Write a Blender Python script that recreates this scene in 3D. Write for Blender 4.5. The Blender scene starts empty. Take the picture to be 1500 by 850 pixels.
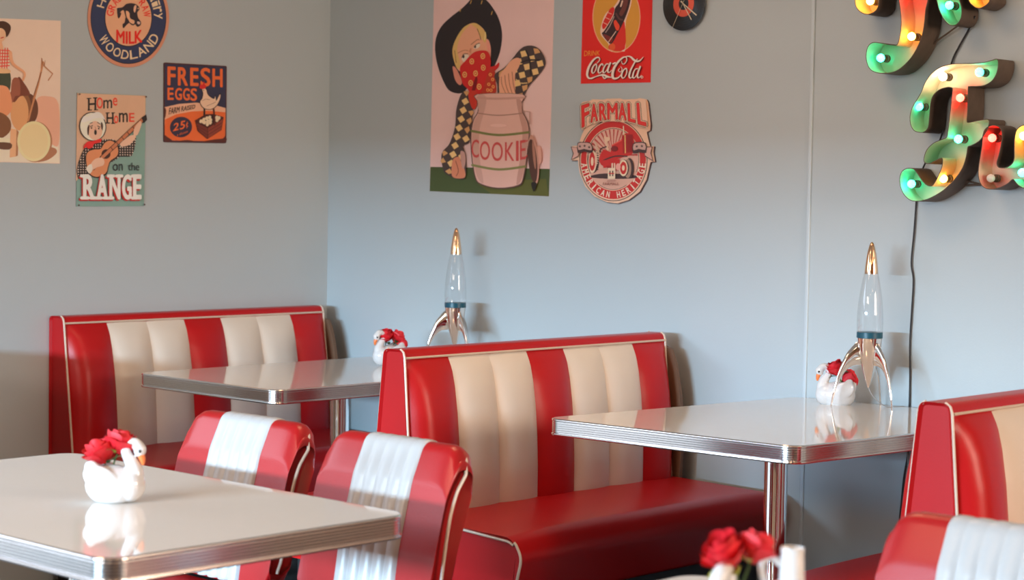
import bpy, bmesh, math, random
from math import sin, cos, pi, radians
from mathutils import Vector, Matrix
from mathutils.geometry import tessellate_polygon
random.seed(7)
sc = bpy.context.scene
COL = sc.collection

# ------------------------------------------------------------------ camera
F_PX, YAW, PIT, ROL = 2827.6, -0.7534, -0.0504, 0.0166
CAM = Vector((5.7711, -5.0198, 1.3882))
_fw = Vector((sin(YAW)*cos(PIT), cos(YAW)*cos(PIT), sin(PIT)))
_r = Vector((cos(YAW), -sin(YAW), 0)); _u = _r.cross(_fw)
CR = _r*cos(ROL)+_u*sin(ROL); CU = _u*cos(ROL)-_r*sin(ROL)
cd = bpy.data.cameras.new('camera'); cam = bpy.data.objects.new('camera', cd); COL.objects.link(cam)
cam.matrix_world = Matrix(((CR.x, CU.x, -_fw.x, CAM.x), (CR.y, CU.y, -_fw.y, CAM.y), (CR.z, CU.z, -_fw.z, CAM.z), (0, 0, 0, 1)))
cd.sensor_width = 36; cd.lens = 36*F_PX/1500; cd.clip_start = .05
cd.dof.use_dof = True; cd.dof.focus_distance = 5.4; cd.dof.aperture_fstop = 4.6
sc.camera = cam
WY = .06                     # the back wall's face (y)
def onplane(px, py, ax, val):          # a measured point of the photo, placed on a wall
    d = _fw+CR*((px-750)/F_PX)-CU*((py-425)/F_PX)
    t = (val-CAM[ax])/d[ax]
    return CAM+d*t

# ------------------------------------------------------------------ materials
def lin(c): c /= 255; return c/12.92 if c <= .04045 else ((c+.055)/1.055)**2.4
def srgb(r, g, b, k=1): return tuple(min(.93, lin(v)*k) for v in (r, g, b))+(1,)
def mat(name, col, rough=.5, metal=0, spec=.5, coat=0, bump=0, bscale=200, var=0, vscale=6, ior=1.5, trans=0, emit=None, estr=0):
    m = bpy.data.materials.new(name); m.use_nodes = True; nt = m.node_tree; b = nt.nodes['Principled BSDF']
    c = tuple(col)[:3]+(1,)
    b.inputs['Base Color'].default_value = c
    b.inputs['Roughness'].default_value = rough; b.inputs['Metallic'].default_value = metal
    b.inputs['Specular IOR Level'].default_value = spec; b.inputs['IOR'].default_value = ior
    b.inputs['Coat Weight'].default_value = coat; b.inputs['Transmission Weight'].default_value = trans
    if emit: b.inputs['Emission Color'].default_value = tuple(emit)[:3]+(1,); b.inputs['Emission Strength'].default_value = estr
    tc = nt.nodes.new('ShaderNodeTexCoord')
    if var:
        n = nt.nodes.new('ShaderNodeTexNoise'); n.inputs['Scale'].default_value = vscale; n.inputs['Detail'].default_value = 4
        mx = nt.nodes.new('ShaderNodeMix'); mx.data_type = 'RGBA'
        mx.inputs['A'].default_value = tuple(v*(1-var) for v in c[:3])+(1,); mx.inputs['B'].default_value = tuple(min(1, v*(1+var)) for v in c[:3])+(1,)
        nt.links.new(tc.outputs['Object'], n.inputs['Vector']); nt.links.new(n.outputs['Fac'], mx.inputs['Factor']); nt.links.new(mx.outputs['Result'], b.inputs['Base Color'])
    if bump:
        n = nt.nodes.new('ShaderNodeTexNoise'); n.inputs['Scale'].default_value = bscale; n.inputs['Detail'].default_value = 3
        bp = nt.nodes.new('ShaderNodeBump'); bp.inputs['Strength'].default_value = bump; bp.inputs['Distance'].default_value = .002
        nt.links.new(tc.outputs['Object'], n.inputs['Vector']); nt.links.new(n.outputs['Fac'], bp.inputs['Height']); nt.links.new(bp.outputs['Normal'], b.inputs['Normal'])
    return m
def mat_attr(name, rough, spec=.5, noise=.06):
    m = mat(name, (.8, .8, .8), rough, spec=spec); nt = m.node_tree; b = nt.nodes['Principled BSDF']
    a = nt.nodes.new('ShaderNodeVertexColor'); a.layer_name = 'Col'
    n = nt.nodes.new('ShaderNodeTexNoise'); n.inputs['Scale'].default_value = 9; n.inputs['Detail'].default_value = 5
    r = nt.nodes.new('ShaderNodeMapRange'); r.inputs['To Min'].default_value = 1-noise*2; r.inputs['To Max'].default_value = 1+noise
    mx = nt.nodes.new('ShaderNodeMix'); mx.data_type = 'RGBA'; mx.blend_type = 'MULTIPLY'; mx.inputs['Factor'].default_value = 1
    tc = nt.nodes.new('ShaderNodeTexCoord')
    nt.links.new(tc.outputs['Object'], n.inputs['Vector']); nt.links.new(n.outputs['Fac'], r.inputs['Value'])
    nt.links.new(a.outputs['Color'], mx.inputs['A']); nt.links.new(r.outputs['Result'], mx.inputs['B']); nt.links.new(mx.outputs['Result'], b.inputs['Base Color'])
    return m
WALLC = (.46, .525, .55)
M = dict(
    wall=mat('wall_paint', WALLC, .42, bump=.12, bscale=160, var=.025, vscale=1.5),
    trim=mat('trim_paint', (.52, .60, .64), .35),
    floor=mat('floor_dark', (.03, .026, .024), .35, var=.3),
    ceil=mat('ceiling_white', (.7, .68, .64), .8),
    warmwall=mat('wall_brown', (.36, .22, .13), .7, var=.15, vscale=2),
    cream_wall=mat('wall_cream', (.55, .45, .36), .7),
    red=mat('red_vinyl', (.47, .008, .010), .34, spec=.30, bump=.10, bscale=260, var=.05, vscale=5),
    cream=mat('cream_vinyl', (.74, .65, .55), .36, spec=.4, bump=.10, bscale=260, var=.02),
    redchair=mat('red_chair_vinyl', (.38, .006, .008), .30, spec=.55, bump=.10, bscale=260, var=.05, vscale=5),
    white=mat('white_vinyl', (.47, .455, .445), .33, spec=.5, bump=.08, bscale=260),
    pipe=mat('cream_piping', (.66, .54, .43), .3),
    brown=mat('brown_board', (.16, .085, .045), .6, var=.15),
    black=mat('black_base', (.012, .011, .011), .5),
    lam=mat('laminate_white', (.82, .78, .73), .045, spec=.5, ior=1.62, var=.015, vscale=30),
    alu=mat('ribbed_aluminium', (.80, .79, .79), .17, metal=1),
    chrome=mat('chrome', (.88, .87, .86), .05, metal=1),
    coppery=mat('chrome_warm_reflection', (.92, .80, .72), .06, metal=1),  # chrome with the warm room's reflection put into its colour
    gold=mat('copper_cap', (.93, .62, .40), .10, metal=1),
    teal=mat('teal_ring', (.006, .075, .115), .3),
    ceramic=mat('white_ceramic', (.68, .68, .68), .12, spec=.5, coat=.4),
    orange=mat('orange_bill', (.85, .22, .06), .3),
    eye=mat('black_eye', (.01, .01, .01), .2),
    rose=mat('rose_red', (.68, .012, .022), .55, var=.35, vscale=60),
    leaf=mat('leaf_dark', (.03, .09, .025), .5, var=.3, vscale=40),
    leafy=mat('leaf_yellow_green', (.34, .36, .05), .5, var=.3, vscale=40),
    stem=mat('stem_green', (.06, .13, .03), .5),
    cord=mat('black_cord', (.012, .012, .014), .45),
    greycord=mat('grey_cord', (.30, .30, .30), .4),
    rust=mat('rusty_tin', (.115, .080, .058), .6, metal=.3, var=.4, vscale=25, bump=.2, bscale=80),
    vinylrec=mat('black_record', (.012, .011, .011), .3),
    reclabel=mat('record_label', (.72, .10, .05), .5),
    hand=mat('brass_hand', (.75, .58, .38), .3, metal=.6),
    tin=mat_attr('printed_tin', .38), paper=mat_attr('printed_paper', .55, .35, .03),
    paint=mat_attr('sign_glow_paint', .42, .5, .22),
)
def glass_mat():
    m = bpy.data.materials.new('lamp_glass'); m.use_nodes = True; nt = m.node_tree; b = nt.nodes['Principled BSDF']
    g = nt.nodes.new('ShaderNodeBsdfGlossy'); g.inputs['Roughness'].default_value = .03
    t = nt.nodes.new('ShaderNodeBsdfTransparent'); t.inputs['Color'].default_value = (.985, .99, .992, 1)
    f = nt.nodes.new('ShaderNodeLayerWeight'); f.inputs['Blend'].default_value = .22
    mr = nt.nodes.new('ShaderNodeMapRange'); mr.inputs['To Min'].default_value = .03; mr.inputs['To Max'].default_value = .75
    mx = nt.nodes.new('ShaderNodeMixShader'); nt.links.new(f.outputs['Facing'], mr.inputs['Value'])
    nt.links.new(mr.outputs['Result'], mx.inputs['Fac']); nt.links.new(t.outputs[0], mx.inputs[1]); nt.links.new(g.outputs[0], mx.inputs[2])
    nt.links.new(mx.outputs[0], nt.nodes['Material Output'].inputs['Surface']); nt.nodes.remove(b)
    return m
M['glass'] = glass_mat()
BULB = {}
for k, c, s in (('green', (.02, .75, .42), 22), ('red', (1, .03, .02), 22), ('amber', (1, .48, .06), 26), ('warm', (1, .72, .42), 30), ('off', (.75, .65, .4), .25)):  # the unlit bulb's cream is a faint added glow
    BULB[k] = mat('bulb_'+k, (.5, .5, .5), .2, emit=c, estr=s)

# ------------------------------------------------------------------ helpers
def tag(o, label=None, cat=None, group=None, kind=None):
    if label: o['label'] = label
    if cat: o['category'] = cat
    if group: o['group'] = group
    if kind: o['kind'] = kind
    return o
def empty(name, loc=(0, 0, 0), rz=0, **k):
    o = bpy.data.objects.new(name, None); COL.objects.link(o); o.location = loc; o.rotation_euler = (0, 0, rz)
    o.empty_display_size = .05
    return tag(o, **k)
def build(name, bm, m, parent=None, smooth=True, recalc=True):
    if recalc: bmesh.ops.recalc_face_normals(bm, faces=bm.faces[:])
    me = bpy.data.meshes.new(name); bm.to_mesh(me); bm.free()
    for x in (m if isinstance(m, (list, tuple)) else [m]): me.materials.append(x)
    if smooth:
        for p in me.polygons: p.use_smooth = True
        try: me.set_sharp_from_angle(angle=radians(38))
        except Exception: pass
    o = bpy.data.objects.new(name, me); COL.objects.link(o)
    if parent: o.parent = parent
    return o
def copy_tree(o, parent=None):
    c = o.copy(); COL.objects.link(c)
    if parent: c.parent = parent
    for ch in list(o.children): copy_tree(ch, c)
    return c
def box(bm, x0, x1, y0, y1, z0, z1, mi=0):
    v = [bm.verts.new((x, y, z)) for x in (x0, x1) for y in (y0, y1) for z in (z0, z1)]
    for f in ((0, 1, 3, 2), (4, 6, 7, 5), (0, 4, 5, 1), (2, 3, 7, 6), (0, 2, 6, 4), (1, 5, 7, 3)):
        bm.faces.new([v[i] for i in f]).material_index = mi
    return bm
def grid(bm, rows, closed_u=False, closed_v=False, mi=0):
    vs = [[bm.verts.new(p) for p in r] for r in rows]
    n, k = len(vs), len(vs[0])
    for i in range(n if closed_v else n-1):
        for j in range(k if closed_u else k-1):
            a = (vs[i][j], vs[i][(j+1) % k], vs[(i+1) % n][(j+1) % k], vs[(i+1) % n][j])
            bm.faces.new(a).material_index = mi
    return vs
def tube(bm, pts, r, seg=10, caps=True, mi=0):
    pts = [Vector(p) for p in pts]; rs = r if isinstance(r, (list, tuple)) else [r]*len(pts)
    rows = []; prev = None
    for i, p in enumerate(pts):
        t = (pts[min(i+1, len(pts)-1)]-pts[max(i-1, 0)]).normalized()
        if prev is None: n = t.orthogonal().normalized()
        else: n = (prev-t*prev.dot(t)).normalized()
        prev = n; b = t.cross(n)
        rows.append([p+(n*cos(a)+b*sin(a))*rs[i] for a in (2*pi*j/seg for j in range(seg))])
    vs = grid(bm, rows, closed_u=True, mi=mi)
    if caps:
        bm.faces.new(vs[0][::-1]).material_index = mi; bm.faces.new(vs[-1]).material_index = mi
    return bm
def spline(pts, n=8, closed=False):
    P = [Vector(p) for p in pts]; out = []; L = len(P)
    for i in range(L if closed else L-1):
        g = (lambda k: P[k % L]) if closed else (lambda k: P[max(0, min(L-1, k))])
        a, b, c, d = g(i-1), g(i), g(i+1), g(i+2)
        for j in range(n):
            t = j/n
            out.append(.5*((2*b)+(c-a)*t+(2*a-5*b+4*c-d)*t*t+(3*b-a-3*c+d)*t**3))
    if not closed: out.append(P[-1])
    return out
def lathe(bm, prof, seg=32, c=(0, 0, 0), mi=0):
    c = Vector(c)
    rows = [[c+Vector((max(r, 1e-4)*cos(a), max(r, 1e-4)*sin(a), z)) for a in (2*pi*j/seg for j in range(seg))] for r, z in prof]
    vs = grid(bm, rows, closed_u=True, mi=mi)
    bm.faces.new(vs[0][::-1]).material_index = mi; bm.faces.new(vs[-1]).material_index = mi
    return bm
def round_poly(pts, rad, seg=6):
    out = []; n = len(pts)
    for i in range(n):
        p = Vector(pts[i]).to_2d(); a = Vector(pts[i-1]).to_2d(); b = Vector(pts[(i+1) % n]).to_2d()
        r = rad[i] if isinstance(rad, (list, tuple)) else rad
        if r <= 0: out.append(p); continue
        d1 = (a-p).normalized(); d2 = (b-p).normalized(); ang = d1.angle(d2)
        t = min(r/math.tan(ang/2), (a-p).length*.49, (b-p).length*.49)
        s, e = p+d1*t, p+d2*t
        for k in range(seg+1):
            u = k/seg; out.append(s*(1-u)**2+p*2*u*(1-u)+e*u*u)
    return out
def inset(poly, d):
    n = len(poly); A = sum(poly[i-1].x*poly[i].y-poly[i].x*poly[i-1].y for i in range(n)); s = 1 if A > 0 else -1
    out = []
    for i in range(n):
        e1 = poly[i]-poly[i-1]; e2 = poly[(i+1) % n]-poly[i]
        t = (e1.normalized()+e2.normalized())
        t = t.normalized() if t.length > 1e-6 else e1.normalized()
        out.append(poly[i]+Vector((-t.y, t.x))*s*d)
    return out
def prism(bm, poly, a0, a1, r, place, k=5, mi=0, rd=None):
    """closed 2D profile pushed along an axis, its end edges rounded by r; place(u, v, a) -> xyz"""
    secs = [(a0+r*(1-sin(pi/2*i/k)), (rd or r)*(1-cos(pi/2*(1-i/k)))) for i in range(k+1)]
    secs = secs+[(a1-(a-a0), d) for a, d in reversed(secs)]
    rows = [[place(p.x, p.y, a) for p in inset(poly, d)] for a, d in secs]
    vs = grid(bm, rows, closed_u=True, mi=mi)
    bm.faces.new(vs[0][::-1]).material_index = mi; bm.faces.new(vs[-1]).material_index = mi
    return bm
def lerp(tab, z):
    for (z0, v0), (z1, v1) in zip(tab, tab[1:]):
        if z0 <= z <= z1: return v0+(v1-v0)*(z-z0)/(z1-z0)
    return tab[0][1] if z < tab[0][0] else tab[-1][1]

# ------------------------------------------------------------------ room shell
def struct(name, boxes, m):
    bm = bmesh.new()
    for b in boxes: box(bm, *b)
    return tag(build(name, bm, m, smooth=False), kind='structure')
RX, RY, RZ = 9.0, -8.0, 2.9
struct('floor', [(-.2, RX, RY, WY+.2, -.1, 0)], M['floor'])
struct('ceiling', [(-.2, RX, RY, WY+.2, RZ, RZ+.1)], M['ceil'])
struct('wall_back', [(-.2, RX, WY, WY+.2, 0, RZ)], M['wall'])
WL = (-7.2, -2.9, .08, 2.35)      # window in the left wall: y0, y1, z0, z1
struct('wall_left', [(-.2, 0, RY, WL[0], 0, RZ), (-.2, 0, WL[1], WY, 0, RZ), (-.2, 0, WL[0], WL[1], 0, WL[2]), (-.2, 0, WL[0], WL[1], WL[3], RZ)], M['wall'])
WF = (.5, 3.8, .35, 1.62)         # window in the front wall: x0, x1, z0, z1
struct('wall_front', [(-.2, WF[0], RY-.2, RY, 0, RZ), (WF[1], RX, RY-.2, RY, 0, RZ), (WF[0], WF[1], RY-.2, RY, 0, WF[2]), (WF[0], WF[1], RY-.2, RY, WF[3], RZ)], M['cream_wall'])
struct('light_leak_blocker', [(-.2, -.02, RY-4, RY-.2, 0, RZ)], M['cream_wall'])  # added block, stops the front sky light leaking through the side window
struct('wall_right', [(RX, RX+.2, RY, WY, 0, RZ)], M['warmwall'])
struct('shadow_blocker', [(0, .62, -2.02, -1.94, 0, .87)], M['cream_wall'])  # added unseen block that shades the lower left wall
struct('reflection_panel', [(4.5, RX, WY-.02, WY, 0, 2.2)], mat('reflection_brown', (.20, .105, .06), .6, var=.2, vscale=3))  # added brown panel out of view, for the table edges to reflect
bm = bmesh.new(); prism(bm, round_poly([(-.008, WY+.002), (.008, WY+.002), (.006, WY-.006), (-.006, WY-.006)], .003, 4), 0, RZ, .001, lambda u, v, a: (2.285+u, v, a))
tag(build('trim_1', bm, M['trim']), kind='structure')
# window frames
def frame(name, y0, y1, z0, z1, place):
    bm = bmesh.new(); w = .04
    n = 3
    cells = [y0+(y1-y0)*i/n for i in range(n+1)]
    for y in cells: place(bm, y-w/2, y+w/2, z0, z1)
    for z in (z0, z1): place(bm, y0, y1, z-w/2, z+w/2)
    return tag(build(name, bm, M['ceil'], smooth=False), kind='structure')
frame('window_1', *WL, lambda bm, a, b, c, d: box(bm, -.15, -.09, a, b, c, d))
frame('window_2', *WF, lambda bm, a, b, c, d: box(bm, a, b, RY-.15, RY-.09, c, d))

# ------------------------------------------------------------------ booths
TOP = .930
BULGE = [(.40, .020), (.47, .034), (.56, .046), (.66, .052), (.74, .050), (.82, .040), (.87, .026), (.90, .006), (.908, .0)]
def front_line(z, x0, slope): return x0+slope*(TOP-z)
def booth(name, cx, y0, y1, double, label):
    root = empty(name, (cx, (y0+y1)/2, 0), label=label, cat='booth bench')
    L = y1-y0; h = L/2
    hw = .039 if double else .0
    sl = .085 if double else .125
    x0 = hw if double else .078
    bx = -hw if double else -.0
    bs = .10 if double else .0
    prof = round_poly([(x0+sl*(TOP-.10), .10), (x0, TOP+.004), (bx, TOP+.004), (bx-bs*(TOP-.10), .10)], [0, .022, .022, 0], 6)
    bm = bmesh.new(); prism(bm, prof, -h, h, .008, lambda u, v, a: (u, a, v), 5)
    build('back_frame', bm, M['red'], root)
    sides = [1, -1] if double else [1]
    NCH = 7; rim = .014
    c0, c1 = -h+rim, h-.008
    for s in sides:
        s_sl = sl if s == 1 else bs
        for i in range(NCH):
            a, b = c0+(c1-c0)*i/NCH, c0+(c1-c0)*(i+1)/NCH
            bm = bmesh.new(); rows = []
            zs = [.40+.508*j/34 for j in range(35)]
            for z in zs:
                T = lerp(BULGE, z); row = []
                for k in range(15):
                    u = k/14; e = abs(2*u-1)
                    lo = 0 if ((i == 0 and u < .5) or (i == NCH-1 and u > .5)) else .62
                    cb = lo+(1-lo)*(1-e**(2.6 if lo else 3.4))
                    row.append((s*(front_line(z, x0 if s == 1 else hw, s_sl)-.001+T*cb+(.0 if T else 0)), a+(b-a)*u, z))
                rows.append(row)
            grid(bm, rows)
            m = M['red'] if i in (0, 3, 6) else M['cream']
            o = build('back_channel', bm, m, root, recalc=False)
            if s == -1: o.data.flip_normals()
        # piping: up the front edge of both ends, and under the top rim
        fl = lambda z: s*(front_line(z, x0 if s == 1 else hw, s_sl)+.002)
        bm = bmesh.new()
        pz = [.42+(TOP-.018-.42)*j/10 for j in range(11)]
        for yy in (-h+.006, h-.006):
            pts = [(fl(z), yy, z) for z in pz]+[(fl(TOP-.006)-s*.004, yy, TOP-.004), (fl(TOP)-s*.016, yy, TOP+.004)]
            tube(bm, pts, .0038, 8); build('piping', bm, M['pipe'], root); bm = bmesh.new()
        tube(bm, [(fl(.908)+s*.001, y, .910) for y in (c0-.004, 0, c1+.004)], .0036, 8)
        build('piping', bm, M['pipe'], root)
        # brown end board beside the wall
        ze = [.30+.58*j/20 for j in range(21)]
        outer = [Vector((s*(front_line(z, x0 if s == 1 else hw, s_sl)+lerp(BULGE, z)*.97+.003), z)) for z in ze]
        poly = [Vector((s*.02, .30))]+outer+[Vector((s*.03, .895))]
        bm = bmesh.new(); prism(bm, poly, h-.004, h+.010, .002, lambda u, v, a: (u, a, v), 2)
        build('end_board', bm, M['brown'], root)
        # seat
        xs, xf = (x0+sl*.5)*.9, .452+x0
        if not double: xf = .47+x0
        prof = round_poly([(xs, .27), (xs, .462), (xf-.01, .452), (xf+.022, .40), (xf-.012, .27)], [0, 0, .055, .05, .02], 7)
        bm = bmesh.new(); prism(bm, prof, -h, h-.002, .022, lambda u, v, a: (s*u, a, v), 6)
        for v in bm.verts:           # crowned top
            if v.co.z > .40:
                q = max(0, 1-(abs(v.co.y)/h)**3)*max(0, 1-((abs(v.co.x)-.27)/.27)**2)
                v.co.z += .026*q*(v.co.z-.40)/.06
        bmesh.ops.subdivide_edges(bm, edges=[e for e in bm.edges if abs(e.verts[0].co.y-e.verts[1].co.y) > .5], cuts=14)
        for v in bm.verts:
            if v.co.z > .41 and abs(v.co.y) < h-.03:
                q = max(0, 1-(abs(v.co.y)/h)**4)*max(0, 1-((abs(v.co.x)-.29)/.24)**2)
                v.co.z += .022*q
        st = build('seat', bm, M['red'], root)
        pp = [Vector((s*p.x, -h+.004, p.y)) for p in prof if p.x > xs+.01 or p.y > .4]
        pp = [Vector((s*(xs+.05), -h+.004, .459))]+[p+Vector((0, 0, -.012)) if p.z > .44 else p for p in pp if abs(p.x) > xs+.06]
        bm = bmesh.new(); tube(bm, pp, .0042, 8); build('seat_piping', bm, M['pipe'], st)
        bm = bmesh.new(); prism(bm, round_poly([(s*.03, 0), (s*.03, .28), (s*(xf-.06), .28), (s*(xf-.06), 0)], .004, 2), -h+.02, h-.004, .004, lambda u, v, a: (u, a, v), 2)
        build('seat_base', bm, M['black'], root)
    return root
YN, YF = -1.2245, -.026
booth('booth_bench', .001, YN, YF, False, 'red and cream striped booth bench standing against the left wall')
booth('booth_bench', 1.747, YN, YF, True, 'double sided red and cream booth bench between the two wall tables')
booth('booth_bench', 3.515, YN, YF, True, 'red and cream booth bench cut by the right edge of the picture')

# ------------------------------------------------------------------ tables
def table(x0, x1, y0, y1, zt, label, post=None, rot=0, tilt=(0, 0)):
    cx, cy = (x0+x1)/2, (y0+y1)/2
    root = empty('diner_table', (cx, cy, 0), rot, label=label, cat='table', group=None)
    wx, wy = (x1-x0)/2, (y1-y0)/2; R = .045; th = .047
    def T(x, y, z): return (x, y, z+tilt[0]*x+tilt[1]*y)
    base = [Vector(p) for p in round_poly([(-wx, -wy), (wx, -wy), (wx, wy), (-wx, wy)], 0, 1)]
    out = []
    for (qx, qy, a0) in ((wx-R, wy-R, 0), (-wx+R, wy-R, 90), (-wx+R, -wy+R, 180), (wx-R, -wy+R, 270)):
        for k in range(11):
            a = radians(a0+9*k); out.append(Vector((qx+R*cos(a), qy+R*sin(a))))
    bm = bmesh.new()
    rows = [[T(p.x, p.y, z) for p in inset(out, d)] for z, d in ((zt-th+.004, .012), (zt-.0015, .012), (zt-.0003, .004), (zt, .0025))]
    vs = grid(bm, rows, closed_u=True); bm.faces.new(vs[-1]); bm.faces.new(vs[0][::-1])
    build('tabletop', bm, M['lam'], root)
    prof = [(0, .004), (0.0005, 0.0), (-.0012, -.0015), (-.0022, -.004), (-.0016, -.0065)]
    z = -.0085
    for k in range(5):
        prof += [(.0010, z), (.0010, z-.0006), (-.0006, z-.0011), (-.0008, z-.0030), (-.0006, z-.0049), (.0010, z-.0054)]; z -= .0058
    prof += [(.0016, -.0385), (-.002, -.0405), (-.0026, -.0435), (-.001, -.0465), (.004, -.047), (.014, -.0465)]
    prof = [p for p in prof if p[1] >= -.047]
    prof[0] = (.003, .0)
    bm = bmesh.new()
    rows = [[T(p.x, p.y, zt+dz) for p in inset(out, d)] for d, dz in prof]
    grid(bm, rows, closed_u=True)
    build('edge_band', bm, M['alu'], root)
    px, py = (post[0]-cx, post[1]-cy) if post else (0, 0)
    if rot: px, py = px*cos(rot)+py*sin(rot), -px*sin(rot)+py*cos(rot)
    bm = bmesh.new(); lathe(bm, [(.036, .03), (.036, .05), (.0325, .055), (.0325, zt-.07), (.05, zt-.065), (.10, zt-.052), (.10, zt-.047)], 40, (px, py, 0))
    build('post', bm, M['chrome'], root)
    bm = bmesh.new(); lathe(bm, [(.24, 0), (.24, .012), (.22, .02), (.08, .032), (.05, .04), (.04, .05)], 48, (px, py, 0))
    build('base_plate', bm, M['chrome'], root)
    return root
table(.389, 1.122, -1.134, .045, .758, 'white topped chrome edged table beside the booth on the left wall', post=(.745, -.53))
TZ2 = .770
table(2.250, 3.100, -1.115, .022, TZ2, 'white topped chrome edged table between the middle and right booths', post=(2.655, -.61), rot=-.0389, tilt=(.012, -.012))
table(1.924, 3.076, -3.135, -2.426, .760, 'large blurred white topped table nearest the camera with two chairs')
table(3.815, 4.965, -3.205, -2.485, .760, 'table at the bottom edge of the picture below the big blurred roses')

# ------------------------------------------------------------------ chairs
def chair():
    """origin on the floor under the seat; sitter faces -y"""
    root = empty('diner_chair')
    W = .207
    # backrest profile (y depth, z height): leaning back towards +y
    def bp(y, z): return (y, z)
    prof = round_poly([(.140, .470), (.165, .62), (.203, .765), (.241, .849), (.292, .840), (.280, .76), (.232, .62), (.205, .480), (.175, .462)], [.012, .1, .1, .042, .026, .1, .1, .02, .012], 7)
    CR_ = .05
    def soft(p):         # rounded upper and lower corners of the pad
        d = max(0, min(CR_, abs(p[0])-(W-CR_))); k = CR_-math.sqrt(max(0, CR_*CR_-d*d))
        up = max(0, min(1, (p[2]-.70)/.12)); dn = max(0, min(1, (.56-p[2])/.08))
        return (p[0], p[1]-k*.25*up, p[2]-k*up+k*dn*.8)
    bm = bmesh.new(); prism(bm, prof, -W, W, .018, lambda u, v, a: (a, u, v), 6)
    bmesh.ops.subdivide_edges(bm, edges=[e for e in bm.edges if abs(e.verts[0].co.x-e.verts[1].co.x) > .3], cuts=24)
    for v in bm.verts: v.co = soft(v.co)
    build('backrest', bm, M['redchair'], root)
    # white centre panel with ribs, wrapping over the top
    fp = inset(prof, 0); i0 = min(range(len(fp)), key=lambda i: (fp[i].x-.140)**2+(fp[i].y-.475)**2); i1 = max(i for i, p in enumerate(fp) if p.y > .825)
    path = [Vector((0, p.x, p.y)) for p in fp[i0:i1+1]]
    dense = [path[0]]
    for p in path[1:]:
        n = max(1, int((p-dense[-1]).length/.012)); q0 = dense[-1]
        dense += [q0.lerp(p, k/n) for k in range(1, n+1)]
    path = dense
    xa, xb, nr = -.092, .098, 5
    rows = []
    for i, p in enumerate(path):
        t = (path[min(i+1, len(path)-1)]-path[max(i-1, 0)]).normalized(); n = Vector((0, -t.z, t.y))
        f = 1-min(1, max(0, (p.z-.70)/.12)); row = []
        for k in range(nr*8+1):
            u = k/(nr*8); e = abs(2*((u*nr) % 1)-1) if 0 < k < nr*8 else 1
            d = .0022+.0085*(1-e**2.0)*f+.0018*(1-e**2)*(1-f) - (.0035 if k in (0, nr*8) else 0)
            row.append(Vector((xa+(xb-xa)*u, p.y, p.z))+n*d)
        rows.append(row)
    bm = bmesh.new(); grid(bm, rows)
    o = build('centre_panel', bm, M['white'], root); o['label'] = 'white ribbed centre panel'
    # piping along both side edges
    bm = bmesh.new()
    for s in (-1, 1):
        pts = [(.180, .475), (.192, .52), (.205, .60), (.222, .69), (.246, .765), (.264, .800), (.280, .826), (.255, .846)]
        pts = spline([(s*(W-.001), y-.014, z) for y, z in pts[:-1]], 6); q = pts[-1]; pts += [Vector((s*(W-d), q.y+.004*k, q.z+.0045+.001*k)) for k, d in enumerate((.004, .010, .018, .028, .042))]; pts = [soft(p) for p in pts]
        tube(bm, pts, .0040, 8); build('piping', bm, M['pipe'], root); bm = bmesh.new()
    bm.free()
    sp = round_poly([(-.265, .405), (-.265, .455), (.165, .462), (.165, .405)], [.025, .025, .02, .02], 5)
    bm = bmesh.new(); prism(bm, sp, -.205, .205, .024, lambda u, v, a: (a, u, v), 5)
    build('seat', bm, M['redchair'], root)
    bm = bmesh.new()
    for s in (-1, 1):
        tube(bm, [(s*.17, .02, .40), (s*.17, .10, .41), (s*.17, .19, .45), (s*.17, .215, .50)], .010, 10)
    tube(bm, [(-.17, -.14, .398), (.17, -.14, .398)], .009, 8); tube(bm, [(-.17, .06, .398), (.17, .06, .398)], .009, 8)
    build('seat_frame', bm, M['chrome'], root)
    for s in (-1, 1):
        for y0, y1, nm in ((-.14, -.215, 0), (.06, .22, 1)):
            bm = bmesh.new()
            tube(bm, [(s*.17, y0, .408), (s*.175, y0+(y1-y0)*.3, .30), (s*.19, y1, .012)], .0095, 10)
            tube(bm, [(s*.19, y1, 0), (s*.19, y1, .02)], .013, 10)
            build('leg', bm, M['chrome'], root)
    return root
ch = chair(); ch.location = (2.184, -2.352, 0)
tag(ch, 'red and white diner chair behind the large table, nearer the booth on the left wall', 'chair')
c2 = copy_tree(ch); c2.location = (2.697, -2.352, 0)
tag(c2, 'red and white diner chair by the corner of the large table, before the middle booth', 'chair')
c3 = copy_tree(ch); c3.location = (4.170, -2.352, 0)
tag(c3, 'red and white diner chair in front of the booth at the right edge', 'chair')

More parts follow.
